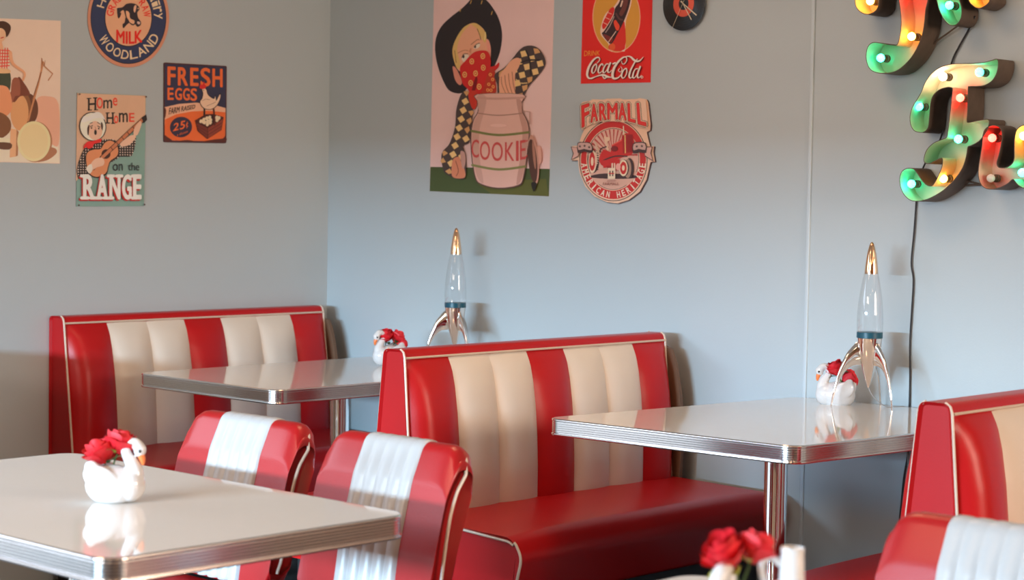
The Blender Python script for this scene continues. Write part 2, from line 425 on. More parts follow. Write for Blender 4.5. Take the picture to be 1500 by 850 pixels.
# ------------------------------------------------------------------ rocket lamps
def rocket():
    root = empty('rocket_lamp'); s = .5/243.0
    bm = bmesh.new()
    lathe(bm, [(p*s, z*s) for p, z in ((18.2, 107.5), (18.8, 116), (19.0, 126), (18.6, 138), (17.2, 156), (14.8, 174), (11.8, 190), (9.6, 200))], 40)
    build('glass_vessel', bm, M['glass'], root)
    bm = bmesh.new(); lathe(bm, [(p*s, z*s) for p, z in ((9.9, 197), (9.6, 203), (8.2, 215), (6.2, 228), (4.2, 237), (2.2, 241.8), (.05, 243.4))], 32)
    o = build('nose_cap', bm, M['gold'], root); o['label'] = 'copper coloured metal tip'
    bm = bmesh.new(); lathe(bm, [(p*s, z*s) for p, z in ((17.6, 103.3), (18.9, 104), (18.9, 112), (17.6, 112.6))], 40)
    build('teal_ring', bm, M['teal'], root)
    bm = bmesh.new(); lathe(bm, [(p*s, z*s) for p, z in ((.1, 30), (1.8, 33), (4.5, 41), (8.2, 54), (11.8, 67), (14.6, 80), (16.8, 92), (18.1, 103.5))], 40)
    build('base_cone', bm, M['coppery'], root)
    for k in range(3):
        a = radians(222.8+120*k)
        out = [(16.5, 98), (20, 96), (27, 88), (33, 80), (40.5, 64), (47, 44), (52, 21), (54.5, 0)]
        inn = [(11.5, 64), (17, 64), (24, 62.5), (30.5, 58), (38, 48), (45.2, 33), (50, 15), (53, 0)]
        O = spline([(x, 0, z) for x, z in out], 4); I = spline([(x, 0, z) for x, z in inn], 5)
        n = 24; rows = []
        def at(P, u):
            f = u*(len(P)-1); i = min(int(f), len(P)-2); return P[i].lerp(P[i+1], f-i)
        for i in range(n+1):
            u = i/n; o_, i_ = at(O, u), at(I, u); w = 3.4*(1-.6*u); row = []
            for q in range(12):
                g = 2*pi*q/12; c = (o_+i_)/2; d = (o_-i_)/2
                p = c+d*cos(g); yy = w*sin(g)
                row.append(Vector((p.x*cos(a)-yy*sin(a), p.x*sin(a)+yy*cos(a), max(0, p.z)))*s)
            rows.append(row)
        bm = bmesh.new(); vs = grid(bm, rows, closed_u=True); bm.faces.new(vs[0][::-1]); bm.faces.new(vs[-1])
        build('fin', bm, M['chrome'], root)
    return root
rk = rocket(); rk.location = (2.612, -.085, TZ2-.0115)
tag(rk, 'rocket shaped glass lamp with chrome fins on the table under the marquee letters', 'lamp')
rk2 = copy_tree(rk); rk2.location = (.868, -.09, .758)
tag(rk2, 'rocket shaped glass lamp rising behind the middle booth, below the cookie jar poster', 'lamp')

# ------------------------------------------------------------------ swans and roses
def ball(bm, c, r, rot=None, seg=24):
    m = Matrix.Translation(c) @ (rot or Matrix()) @ Matrix.Diagonal((*r, 1))
    bmesh.ops.create_uvsphere(bm, u_segments=seg, v_segments=seg//2, radius=1, matrix=m)
def swan_mesh():
    bm = bmesh.new()
    ball(bm, (-.004, 0, .034), (.054, .042, .042)); ball(bm, (.030, 0, .036), (.033, .034, .035))
    pts = spline([(.034, 0, .040), (.041, 0, .058), (.037, 0, .076), (.027, 0, .092), (.0225, 0, .107), (.030, 0, .1185), (.0425, 0, .1185), (.051, 0, .108)], 5)
    rr = [.026, .019, .0145, .0108, .0096, .0098, .0112, .0122]
    rs = [lerp(list(enumerate(rr)), i*7/(len(pts)-1)) for i in range(len(pts))]
    tube(bm, pts, rs, 16); ball(bm, (.0515, 0, .1055), (.0125, .0115, .0145), Matrix.Rotation(radians(15), 4, 'Y'))
    for s in (-1, 1):
        ball(bm, (-.016, s*.031, .048), (.042, .0125, .026), Matrix.Rotation(radians(28), 4, 'Y'))
        ball(bm, (-.034, s*.026, .068), (.020, .0095, .0135), Matrix.Rotation(radians(58), 4, 'Y'))
    ball(bm, (-.047, 0, .056), (.012, .018, .026), Matrix.Rotation(radians(-14), 4, 'Y'))
    for v in bm.verts:
        if v.co.z < .002: v.co.z = 0
    me = bpy.data.meshes.new('tmp'); bm.to_mesh(me); bm.free(); o = bpy.data.objects.new('tmp', me); COL.objects.link(o)
    md = o.modifiers.new('r', 'REMESH'); md.mode = 'VOXEL'; md.voxel_size = .0017
    dg = bpy.context.evaluated_depsgraph_get(); dg.update()
    m2 = bpy.data.meshes.new_from_object(o.evaluated_get(dg)); bpy.data.objects.remove(o)
    b2 = bmesh.new(); b2.from_mesh(m2)
    for _ in range(5): bmesh.ops.smooth_vert(b2, verts=b2.verts[:], factor=.5, use_axis_x=True, use_axis_y=True, use_axis_z=True)
    for v in b2.verts: v.co.z = max(0, v.co.z)
    return b2
def swan():
    root = empty('swan_vase')
    build('body', swan_mesh(), M['ceramic'], root, recalc=False)
    bm = bmesh.new(); tube(bm, [(.053, 0, .097), (.056, 0, .089), (.0575, 0, .081), (.0575, 0, .0755)], [.0075, .0065, .0045, .002], 12)
    o = build('bill', bm, M['orange'], root); o['label'] = 'orange bill'
    for s in (-1, 1):
        bm = bmesh.new(); ball(bm, (.0535, s*.0108, .1045), (.003, .0018, .0034)); build('eye', bm, M['eye'], root)
    return root
def petal_bm(bm, ang, rad, h, open_, wid):
    rows = []
    for i in range(9):
        u = i/8; row = []
        for j in range(9):
            v = j/8-.5
            r = rad*(.30+.78*math.sin(min(1, u*1.15)*pi/2))*(1+open_*u*u)
            a = ang+v*wid*(1-.25*u*u)
            z = h*(u-.10*(2*v)**2*u) - (open_*.35*h*u**4)
            row.append((r*cos(a)*(1+.05*sin(7*v+ang)), r*sin(a), z))
        rows.append(row)
    grid(bm, rows)
def rose_tree(seed, leafmat=('leafy', 'leaf'), size=1.0):
    rnd = random.Random(seed); root = empty('artificial_rose')
    bm = bmesh.new()
    for ring, (n, rad, h, op, wid) in enumerate(((2, .006, .038, -.15, 3.3), (3, .0105, .042, -.10, 2.6), (4, .0155, .043, -.04, 2.1), (5, .0195, .041, .04, 1.8), (6, .0225, .036, .16, 1.55), (5, .0225, .028, .34, 1.5))):
        for k in range(n):
            petal_bm(bm, 2*pi*k/n+ring*.7+rnd.uniform(-.2, .2), rad*rnd.uniform(.93, 1.09)*size, h*rnd.uniform(.90, 1.10)*size, op, wid)
    bmesh.ops.translate(bm, verts=bm.verts[:], vec=(0, 0, -.020*size))
    b = build('bloom', bm, M['rose'], root, recalc=False)
    bm = bmesh.new(); tube(bm, [(0, 0, -.055), (0, 0, -.012*size)], .0018, 8); lathe(bm, [(.002, -.02*size), (.008*size, -.013*size), (.009*size, -.008*size)], 12)
    build('stem', bm, M['stem'], root)
    for k, lm in enumerate(leafmat):
        a = rnd.uniform(0, 6.28); bm = bmesh.new(); rows = []
        for i in range(9):
            u = i/8; w = .0095*size*math.sin(pi*min(1, u*.96+.02))**.8
            c = Vector((cos(a)*(.008+.026*u)*size, sin(a)*(.008+.026*u)*size, (-.022+.016*u-.014*u*u)*size)); p = Vector((-sin(a), cos(a), 0))
            rows.append([c-p*w+Vector((0, 0, .002)), c, c+p*w+Vector((0, 0, .002))])
        grid(bm, rows); build('leaf', bm, M[lm], root, recalc=False)
    return root
def put(root, swn, x, y, z, tilt, taz, label, rz=0):
    o = swn; c, s_ = cos(o.rotation_euler.z), sin(o.rotation_euler.z)
    k = o.scale.x
    root.location = (o.location.x+k*(x*c-y*s_), o.location.y+k*(x*s_+y*c), o.location.z+z*k)
    root.rotation_euler = (Matrix.Rotation(o.rotation_euler.z+taz, 3, 'Z') @ Matrix.Rotation(tilt, 3, 'Y') @ Matrix.Rotation(rz, 3, 'Z')).to_euler()
    tag(root, label, 'flower', 'roses in the swan vases')
IR = math.atan2(.68, .73)     # heading of the window-facing side as seen along the tables
sw = swan(); sw.location = (2.590, -2.775, .760); sw.rotation_euler = (0, 0, IR-.05)
tag(sw, 'white ceramic swan vase facing right on the large near table', 'vase')
sw2 = copy_tree(sw); sw2.location = (.706, -.262, .758); sw2.rotation_euler = (0, 0, IR+pi+.55)
tag(sw2, 'white ceramic swan vase on the wall table, half hidden behind the middle booth', 'vase')
sw3 = copy_tree(sw); sw3.location = (2.497, -.082, TZ2-.0135); sw3.rotation_euler = (0, 0, IR+pi-.15)
tag(sw3, 'white ceramic swan vase behind the chrome fin of a rocket lamp', 'vase')
sw4 = copy_tree(sw); sw4.location = (4.200, -2.880, .760); sw4.rotation_euler = (0, 0, IR+pi+.9)
tag(sw4, 'white ceramic swan vase cut off by the bottom edge of the picture', 'vase')
put(rose_tree(1, size=1.12), sw, -.028, .004, .098, .35, pi, 'left of the two red roses in the swan on the large near table')
put(rose_tree(2, size=1.08), sw, .010, .012, .117, .35, .6, 'red rose behind the head of the swan on the large near table')
put(rose_tree(3, ('leaf', 'leaf')), sw2, .010, -.006, .106, .3, 1.2, 'red rose nearest the head of the swan behind the middle booth')
put(rose_tree(4, ('leaf', 'leafy')), sw2, -.033, .000, .100, .55, pi, 'red rose at the tail side of the swan behind the middle booth')
put(rose_tree(5, ('leafy',), .8), sw2, -.045, .008, .080, 1.2, pi, 'small low red rose drooping over the top of the middle booth')
put(rose_tree(6, ('leaf', 'leaf')), sw3, .002, .006, .114, .4, .2, 'upright red rose in the swan left of the rocket lamp fin')
put(rose_tree(7, ('leafy',)), sw3, -.036, -.014, .082, 1.15, pi+.5, 'red rose leaning out between the fin and cone of the rocket lamp')
put(rose_tree(8, ('leafy', 'leafy'), 1.08), sw4, .016, -.012, .138, .5, -.5, 'big blurred red rose at the bottom edge, on the side away from the jug')
put(rose_tree(9, ('leafy', 'leaf'), 1.0), sw4, -.022, .014, .142, .4, 2.6, 'big blurred red rose at the bottom edge, next to the white jug')

# white jug beside the lowest swan
jr = empty('ceramic_jug', (4.254, -2.830, .760), label='narrow white ceramic jug with a side handle at the bottom edge beside roses', cat='jug')
bm = bmesh.new(); lathe(bm, [(.021, 0), (.0225, .006), (.0215, .05), (.0180, .10), (.0160, .138), (.0166, .144), (.0160, .1470), (.0142, .144), (.014, .12), (.015, .02)], 36)
build('body', bm, M['ceramic'], jr)
bm = bmesh.new(); dx = Vector((-.73, -.68, 0))
tube(bm, spline([dx*.016+Vector((0, 0, .124)), dx*.030+Vector((0, 0, .134)), dx*.042+Vector((0, 0, .122)), dx*.036+Vector((0, 0, .096)), dx*.026+Vector((0, 0, .076)), dx*.018+Vector((0, 0, .062))], 6), .0052, 12)
build('handle', bm, M['ceramic'], jr)

# ------------------------------------------------------------------ printed posters and signs
_glyph = {}
def glyphs(s, bold):
    """outline text turned into flat triangles: (verts, faces, bbox)"""
    k = (s, bold)
    if k not in _glyph:
        cu = bpy.data.curves.new('t', 'FONT'); cu.body = s; cu.size = 1; cu.offset = bold; cu.resolution_u = 4
        cu.space_character = 1+bold*1.6
        o = bpy.data.objects.new('t', cu); COL.objects.link(o)
        dg = bpy.context.evaluated_depsgraph_get(); dg.update()
        me = bpy.data.meshes.new_from_object(o.evaluated_get(dg))
        vs = [v.co.copy() for v in me.vertices]; fs = [tuple(p.vertices) for p in me.polygons]
        bpy.data.objects.remove(o); bpy.data.meshes.remove(me)
        bb = (min(v.x for v in vs), min(v.y for v in vs), max(v.x for v in vs), max(v.y for v in vs))
        _glyph[k] = (vs, fs, bb)
    return _glyph[k]
class Art:
    def __init__(s, ax, gain, thick=.002):
        s.ax, s.gain, s.thick = ax, gain, thick; s.sgn = 1 if ax == 0 else -1; s.w = 0 if ax == 0 else WY
        s.V, s.F, s.C = [], [], []; s.lay = 0; s.fr(0, 0, 1)
    def fr(s, x0, y0, k): s.f = (x0, y0, k); return s
    def P(s, x, y, lay=None):
        x0, y0, k = s.f
        p = onplane(x0+x/k, y0+y/k, s.ax, s.w+s.sgn*s.thick); p[s.ax] += s.sgn*(s.lay if lay is None else lay)*5e-5
        return p
    def add(s, pts, faces, col):
        b = len(s.V); s.V += pts; s.F += [tuple(b+i for i in f) for f in faces]; s.C += [srgb(*col, s.gain)]*len(faces)
    def fill(s, pts, col, sm=0, step=True):
        if step: s.lay += 1
        if sm: pts = [(p.x, p.y) for p in spline([(x, y, 0) for x, y in pts], sm, True)]
        tris = tessellate_polygon([[Vector((x, y, 0)) for x, y in pts]])
        s.add([s.P(x, y) for x, y in pts], tris, col); return s
    def ell(s, cx, cy, rx, ry, col, rot=0, a0=0, a1=360, n=40):
        c, q = cos(radians(rot)), sin(radians(rot)); pts = []
        for i in range(n+(0 if a1-a0 == 360 else 1)):
            a = radians(a0+(a1-a0)*i/n); x, y = rx*cos(a), ry*sin(a); pts.append((cx+x*c-y*q, cy+x*q+y*c))
        return s.fill(pts, col)
    def line(s, pts, w, col, sm=0, w2=None):
        s.lay += 1
        if sm: pts = [(p.x, p.y) for p in spline([(x, y, 0) for x, y in pts], sm)]
        ws = w if isinstance(w, (list, tuple)) else [w, w2 if w2 is not None else w]
        L, R = [], []; n = len(pts)
        for i, (x, y) in enumerate(pts):
            a, b = pts[max(0, i-1)], pts[min(n-1, i+1)]; dx, dy = b[0]-a[0], b[1]-a[1]; l = math.hypot(dx, dy) or 1
            f = i/(n-1)*(len(ws)-1); k = min(int(f), len(ws)-2); ww = (ws[k]+(ws[k+1]-ws[k])*(f-k))/2
            L.append((x-dy/l*ww, y+dx/l*ww)); R.append((x+dy/l*ww, y-dx/l*ww))
        V = [s.P(*p) for p in L]+[s.P(*p) for p in R]
        s.add(V, [(i, i+1, n+i+1, n+i) for i in range(n-1)], col)
        if ws[0] > 2: s.ell(*pts[0], ws[0]/2, ws[0]/2, col, n=10)
        if ws[-1] > 2: s.ell(*pts[-1], ws[-1]/2, ws[-1]/2, col, n=10)
        return s
    def text(s, t, quad, col, bold=.0, arch=0, step=True, bend=None):
        """t's bounding box mapped on the quad tl, tr, br, bl"""
        if step: s.lay += 1
        vs, fs, (x0, y0, x1, y1) = glyphs(t, 0); tl, tr, br, bl = quad
        h = math.hypot(tl[0]-bl[0], tl[1]-bl[1]); d = bold*h*.42
        mv = lambda p, sx, sy: (p[0]+sx, p[1]+sy)
        tl, tr, br, bl = mv(tl, d, d), mv(tr, -d, d), mv(br, -d, -d), mv(bl, d, -d)
        for q in ([(0, 0)] if d < .4 else [(d*cos(a*pi/4), d*sin(a*pi/4)) for a in range(8)]): s._text(vs, fs, (x0, y0, x1, y1), (tl, tr, br, bl), q, arch, col); s.lay += .1
        return s
    def _text(s, vs, fs, bb, quad, off, arch, col):
        x0, y0, x1, y1 = bb; tl, tr, br, bl = quad; out = []
        for v in vs:
            u = (v.x-x0)/(x1-x0); w = (v.y-y0)/(y1-y0)
            x = (bl[0]*(1-u)+br[0]*u)*(1-w)+(tl[0]*(1-u)+tr[0]*u)*w; y = (bl[1]*(1-u)+br[1]*u)*(1-w)+(tl[1]*(1-u)+tr[1]*u)*w
            y -= arch*(1-(2*u-1)**2); out.append(s.P(x+off[0], y+off[1]))
        s.add(out, fs, col); return s
    def word(s, chars, quads, col, bold): 
        s.lay += 1
        for c, q in zip(chars, quads): s.text(c, q, col, bold, step=False)
        return s
    def arc(s, t, cx, cy, rx, ry, h, a0, a1, col, bold=.03, inward=False, wf=.86):
        """letters set round an ellipse; angles in degrees on the picture, y down"""
        s.lay += 1; n = len(t); da = (a1-a0)/n
        for i, c in enumerate(t):
            if c == ' ': continue
            aa = [radians(a0+da*(i+.5-wf/2)), radians(a0+da*(i+.5+wf/2))]
            if c == 'I': m = sum(aa)/2; d = (aa[1]-aa[0])*.17; aa = [m-d, m+d]
            q = []
            for a, rr in ((aa[0], 1), (aa[1], 1), (aa[1], 0), (aa[0], 0)):
                k = (h/2 if rr else -h/2)*(-1 if inward else 1)
                q.append((cx+(rx+k)*cos(a), cy+(ry+k)*sin(a)))
            s.text(c, q, col, bold, step=False)
        return s
    def slab(s, pts, col, edge=(70, 60, 55), sm=0):
        """the sheet itself: a thin body against the wall"""
        if sm: pts = [(p.x, p.y) for p in spline([(x, y, 0) for x, y in pts], sm, True)]
        F_ = [s.P(x, y, 0) for x, y in pts]; B_ = [p.copy() for p in F_]
        for p in B_: p[s.ax] = s.w+s.sgn*.0002
        n = len(pts); s.add(F_, tessellate_polygon([[Vector((x, y, 0)) for x, y in pts]]), col)
        s.add(F_+B_, [(i, (i+1) % n, n+(i+1) % n, n+i) for i in range(n)], edge); return s
    def done(s, name, m, label, cat):
        c = sum(s.V, Vector())/len(s.V); c[s.ax] = s.w
        me = bpy.data.meshes.new(name); me.from_pydata([v-c for v in s.V], [], s.F)
        ca = me.color_attributes.new('Col', 'FLOAT_COLOR', 'CORNER')
        for p, col in zip(me.polygons, s.C):
            for li in p.loop_indices: ca.data[li].color = col
        # make every face look into the room
        nrm = Vector((0, 0, 0)); nrm[s.ax] = s.sgn
        for p in me.polygons:
            if p.normal.dot(nrm) < -.5: p.flip()
        me.materials.append(m); o = bpy.data.objects.new(name, me); COL.objects.link(o); o.location = c
        return tag(o, label, cat)
def Q(x0, y0, x1, y1, sk=0, dy=0): return ((x0+sk, y0), (x1+sk, y0+dy), (x1, y1+dy), (x0, y1))
GL, GR = 1.7, 1.5
BLK = (34, 28, 28)
# --- pin-up poster (cut by the frame on the left)
a = Art(0, GL, .0015); a.fr(0, 0, 3.4)
a.slab([(-190, 84), (303, 103), (298, 816), (-190, 803)], (219, 176, 160), (190, 170, 160))
a.fill([(-186, 640), (60, 640), (190, 600), (290, 735), (296, 812), (-186, 800)], (226, 186, 168))
a.fill([(180, 500), (240, 480), (292, 520), (292, 720), (240, 700), (190, 640)], (200, 150, 128), 4)
a.fill([(150, 770), (230, 735), (275, 740), (280, 765), (230, 800), (160, 805)], (150, 105, 80), 5)
a.ell(140, 545, 50, 80, (92, 58, 42)); a.ell(120, 545, 36, 82, (120, 80, 52)); a.ell(97, 560, 45, 90, (188, 140, 98))
a.fill([(50, 480), (60, 440), (90, 385), (110, 400), (150, 470), (100, 480), (70, 510)], (104, 58, 44), 4)
a.fill([(60, 400), (95, 395), (100, 470), (75, 480), (55, 520)], (132, 78, 60), 4)
a.line([(140, 600), (190, 420), (215, 310)], 9, (170, 118, 82)); a.line([(160, 500), (205, 360)], 5, (120, 78, 55))
a.line([(205, 340), (208, 290), (215, 330), (225, 300), (220, 330), (262, 368), (240, 400)], 6, (160, 110, 78))
a.fill([(52, 640), (82, 645), (78, 780), (48, 785)], (196, 152, 116)); a.fill([(82, 645), (92, 655), (88, 775), (78, 780)], (150, 105, 75))
a.ell(174, 706, 85, 102, (150, 105, 76)); a.ell(168, 704, 83, 100, (226, 186, 145)); a.ell(168, 704, 70, 86, (222, 180, 138))
# figure
a.fill([(-70, 350), (40, 350), (50, 440), (20, 470), (-70, 460)], (58, 66, 52), 4)
a.fill([(-60, 440), (30, 430), (58, 500), (50, 560), (-10, 600), (-60, 590), (-20, 530)], (196, 132, 96), 5)
a.fill([(-60, 580), (0, 560), (50, 600), (45, 660), (-20, 690)], (110, 74, 50), 4); a.fill([(-60, 680), (50, 690), (48, 715), (-60, 712)], (215, 190, 165))
a.fill([(-60, 712), (50, 712), (45, 745), (-40, 735)], (90, 62, 48), 3)
a.fill([(-40, 240), (20, 235), (48, 270), (45, 330), (10, 350), (-40, 345)], (226, 180, 160), 4)
for k in range(7): a.line([(-36+12*k, 240), (-40+12*k, 340)], 4.5, (190, 62, 52))
for k in range(6): a.line([(-38, 248+17*k), (44, 252+15*k)], 5, (196, 70, 58))
a.line([(48, 262), (62, 318), (118, 362), (112, 400)], [18, 13, 9], (205, 145, 112), 5)
a.fill([(-40, 340), (40, 345), (42, 365), (-40, 362)], (205, 160, 120), 3)
a.ell(2, 168, 25, 40, (214, 158, 126)); a.fill([(-40, 120), (10, 105), (45, 122), (50, 150), (30, 185), (22, 155), (0, 140), (-40, 150)], (62, 40, 30), 5)
a.line([(2, 190), (14, 186)], 5, (170, 40, 40)); a.line([(-4, 205), (4, 240)], 18, (205, 148, 116))
a.done('pinup_poster', M['paper'], 'pink poster of a woman in checked shirt beside wooden discs, cut by left edge', 'poster')

# --- round milk sign
a = Art(0, GL, .003); a.fr(110, 0, 8.093); X, Y = 632, 212
def ring(f, c): a.ell(X, Y, 483*f, 588*f, c, n=72)
a.slab([(X+483*cos(2*pi*i/72), Y+588*sin(2*pi*i/72)) for i in range(72)], (176, 122, 98), (110, 80, 70))
ring(.93, (24, 24, 30)); ring(.915, (38, 48, 78)); ring(.585, (26, 24, 34)); ring(.565, (212, 148, 116))
a.arc('WOODLAND', X, Y, 362, 441, 108, 151, 26, (214, 174, 142), .035, True)
a.arc('GRADE A RAW', X, Y, 222, 276, 84, 184, 358, (196, 44, 34), .05)
a.arc('H', X, Y, 352, 430, 90, 196, 212, (214, 174, 142), .02); a.arc('airy', X, Y, 352, 430, 100, 322, 362, (214, 174, 142), .02)
a.text('MILK', Q(486, 350, 796, 500, 0, 0), (192, 34, 26), .07, arch=-22)
a.fill([(495, 100), (560, 85), (610, 45), (690, 40), (745, 70), (760, 110), (735, 150), (745, 210), (778, 262), (772, 300), (735, 318), (712, 290), (680, 300), (640, 270), (600, 205), (570, 120), (520, 150)], (40, 34, 40), 5)
a.fill([(700, 70), (722, 62), (722, 100), (705, 150), (690, 120)], (206, 150, 122), 4); a.fill([(600, 130), (640, 150), (650, 215), (700, 245), (690, 285), (640, 260), (610, 205)], (212, 148, 116), 4)
a.fill([(735, 255), (768, 262), (760, 290), (735, 280)], (180, 150, 140), 4)
a.fill([(495, 95), (520, 140), (545, 160), (515, 220), (500, 180)], (40, 34, 40), 4); a.fill([(600, 200), (640, 260), (612, 290), (570, 335), (560, 290), (585, 265)], (40, 34, 40), 3)
a.ell(745, 100, 9, 7, (200, 150, 120))
a.done('milk_sign', M['tin'], 'round navy and tan dairy sign with a cow head and red MILK lettering', 'sign')

# --- singing cowboy sign
a = Art(0, GL, .003); a.fr(105, 130, 4.722)
a.slab([(38, 28), (514, 48), (500, 812), (32, 815)], (110, 140, 132), (80, 80, 75))
a.fill([(38, 30), (512, 49), (510, 185), (330, 380), (180, 480), (30, 640), (34, 300)], (186, 152, 126))
red, ink, skin = (206, 62, 46), (36, 30, 30), (212, 160, 138)
a.word('Hm', [Q(112, 66, 170, 150, 0, -4), Q(218, 78, 280, 138, 0, -4)], ink, .05); a.word('Oe', [Q(172, 60, 216, 138), Q(284, 62, 316, 118)], red, .05)
a.word('Hm', [Q(240, 166, 290, 240), Q(326, 166, 388, 232)], ink, .05); a.word('oE', [Q(292, 186, 322, 240), Q(396, 168, 434, 230)], red, .05)
for x0, x1, y in ((106, 132, 68), (150, 174, 64), (112, 136, 148), (156, 178, 146), (236, 258, 168), (276, 294, 168), (236, 260, 238), (276, 296, 240)): a.line([(x0, y), (x1, y-1)], 7, ink)
# shirt, arms
def plaid(pts, step=17):
    a.fill(pts, (196, 178, 166)); xs = [p[0] for p in pts]; ys = [p[1] for p in pts]
    import mathutils
    def inside(x, y):
        c = False
        for i in range(len(pts)):
            (x1, y1), (x2, y2) = pts[i-1], pts[i]
            if (y1 > y) != (y2 > y) and x < (x2-x1)*(y-y1)/(y2-y1)+x1: c = not c
        return c
    a.lay += 1
    def scan(vert):
        lo, hi = (min(xs), max(xs)) if vert else (min(ys), max(ys)); u = lo
        while u < hi:
            run = None; v = min(ys) if vert else min(xs); e = max(ys) if vert else max(xs)
            while v <= e+4:
                ok = inside(u, v) if vert else inside(v, u)
                if ok and run is None: run = v
                if not ok and run is not None:
                    A, B = ((u, run), (u, v)) if vert else ((run, u), (v, u)); w = step*.29
                    d = (w, 0) if vert else (0, w)
                    q = [(A[0]-d[0], A[1]-d[1]), (A[0]+d[0], A[1]+d[1]), (B[0]+d[0], B[1]+d[1]), (B[0]-d[0], B[1]-d[1])]
                    a.add([a.P(*p) for p in q], [(0, 1, 2, 3)], ink); run = None
                v += 4
            u += step
    scan(True); a.lay += 1; scan(False)
plaid([(105, 380), (180, 350), (290, 350), (330, 400), (380, 395), (415, 330), (442, 345), (435, 400), (415, 465), (330, 470), (250, 520), (130, 600), (45, 622), (36, 560), (60, 470)])
a.line([(105, 380), (60, 470), (36, 560), (45, 622)], 5, ink, 4)
# guitar
a.fill([(92, 470), (110, 430), (150, 415), (195, 410), (222, 370), (262, 352), (305, 372), (326, 420), (318, 470), (270, 505), (255, 540), (240, 590), (180, 618), (125, 600), (98, 540)], ink, 5)
a.fill([(98, 470), (114, 436), (152, 421), (198, 416), (226, 376), (262, 359), (300, 378), (319, 420), (311, 464), (264, 500), (249, 538), (234, 583), (180, 610), (130, 594), (104, 538)], (186, 122, 84), 5)
a.ell(235, 452, 31, 33, (60, 36, 30)); a.line([(205, 478), (500, 205)], 30, ink); a.line([(208, 476), (486, 216)], 22, (168, 104, 72))
for k in range(6): a.line([(268+38*k, 405-35*k), (282+38*k, 424-35*k)], 4, ink)
a.fill([(480, 200), (512, 178), (518, 215), (494, 240)], ink); a.line([(150, 560), (190, 500)], 9, (110, 66, 48))
a.fill([(130, 520), (160, 485), (205, 478), (222, 500), (215, 530), (170, 545), (140, 560)], skin, 4); a.fill([(96, 550), (130, 520), (140, 560), (120, 588)], (215, 190, 178), 3)
a.fill([(425, 320), (430, 270), (465, 225), (480, 235), (470, 275), (450, 320)], skin, 4); a.fill([(330, 380), (390, 330), (425, 320), (440, 335), (400, 385), (350, 400)], skin, 3)
# head and hat
a.ell(142, 262, 93, 102, ink, -12); a.ell(142, 262, 87, 96, (226, 200, 182), -12)
a.fill([(62, 230), (80, 190), (108, 195), (125, 180), (150, 168), (175, 160), (205, 175), (225, 215), (205, 205), (160, 205), (110, 225)], (232, 208, 192), 4)
a.ell(158, 290, 50, 66, skin); a.fill([(104, 270), (118, 250), (112, 320), (104, 310)], (60, 40, 34), 3); a.fill([(200, 230), (212, 250), (208, 290), (198, 260)], (60, 40, 34), 3)
a.ell(160, 302, 9, 18, ink); a.line([(122, 262), (140, 256)], 5, ink); a.line([(174, 258), (190, 266)], 5, ink); a.ell(132, 272, 5, 6, ink); a.ell(182, 276, 5, 6, ink); a.line([(155, 262), (164, 280), (152, 284)], 3, (150, 90, 74))
a.line([(120, 240), (138, 234)], 4, ink); a.line([(172, 234), (192, 244)], 4, ink)
a.fill([(75, 415), (85, 385), (110, 365), (150, 360), (195, 345), (195, 370), (150, 382), (140, 405), (110, 415), (95, 405)], (190, 40, 38), 3)
a.text('on', Q(280, 520, 348, 568), ink, 0); a.text('the', Q(385, 512, 462, 566), ink, 0)
# slab-serif RANGE
def slabword(dx, dy, col, b):
    q = [Q(70+dx, 592+dy, 152+dx, 766+dy), Q(165+dx, 592+dy, 242+dx, 766+dy), Q(252+dx, 592+dy, 330+dx, 766+dy), Q(340+dx, 592+dy, 408+dx, 768+dy), Q(416+dx, 592+dy, 476+dx, 766+dy)]
    a.word('RANGE', q, col, b)
    for x0, x1, y in ((60, 96, 604), (60, 106, 756), (124, 160, 756), (156, 196, 756), (214, 252, 756), (244, 282, 604), (244, 276, 756), (302, 338, 604), (410, 440, 604), (410, 440, 756)): a.line([(x0+dx, y+dy), (x1+dx, y+dy)], 22, col)
slabword(-7, 10, (160, 42, 38), .1); slabword(0, 0, (232, 204, 190), .08)
for x, y in ((46, 38), (505, 56), (40, 806), (494, 802)): a.ell(x, y, 6, 6, (70, 50, 45))
a.done('cowboy_sign', M['tin'], 'teal and tan tin sign of a singing cowboy with guitar and RANGE lettering', 'sign')

# --- fresh eggs sign
a = Art(0, GL, .003); a.fr(235, 85, 6.541)
navy, org = (42, 44, 66), (222, 92, 46)
a.slab(round_poly([(32, 42), (636, 76), (632, 818), (30, 808)], 16, 4), (66, 34, 34), (50, 40, 40))
a.fill([(42, 55), (626, 86), (622, 806), (40, 796)], navy)
a.fill([(42, 470), (180, 440), (340, 428), (480, 440), (624, 480), (622, 640), (40, 640)], (196, 150, 124))
a.fill([(42, 590), (150, 540), (300, 512), (450, 505), (622, 520), (620, 800), (40, 790)], org)
for pts in ([(40, 740), (70, 760), (110, 790), (40, 794)], [(400, 804), (520, 780), (600, 770), (622, 740), (620, 804)], [(40, 480), (54, 500), (48, 560), (40, 570)], [(180, 798), (260, 786), (330, 802)]): a.fill(pts, (74, 36, 32), 3)
a.word('FRESH', [Q(66, 80, 146, 262, 0, 3), Q(166, 86, 264, 265, 0, 3), Q(284, 92, 366, 268, 0, 3), Q(382, 92, 480, 274, 0, 3), Q(496, 100, 596, 278, 0, 3)], org, .075)
a.word('EGGS', [Q(66, 284, 126, 402), Q(138, 286, 206, 405), Q(214, 288, 280, 408), Q(286, 290, 350, 412)], org, .075)
a.text('FARM RAISED', ((84, 478), (336, 446), (330, 484), (78, 544)), (44, 36, 40), .03)
a.ell(196, 662, 106, 98, (46, 40, 58), -12); a.word('25', [((128, 628), (180, 612), (172, 690), (116, 704)), ((190, 606), (240, 598), (232, 676), (182, 690))], org, .06); a.text('c', Q(244, 622, 264, 660), org, .06); a.line([(256, 612), (250, 672)], 5, org)
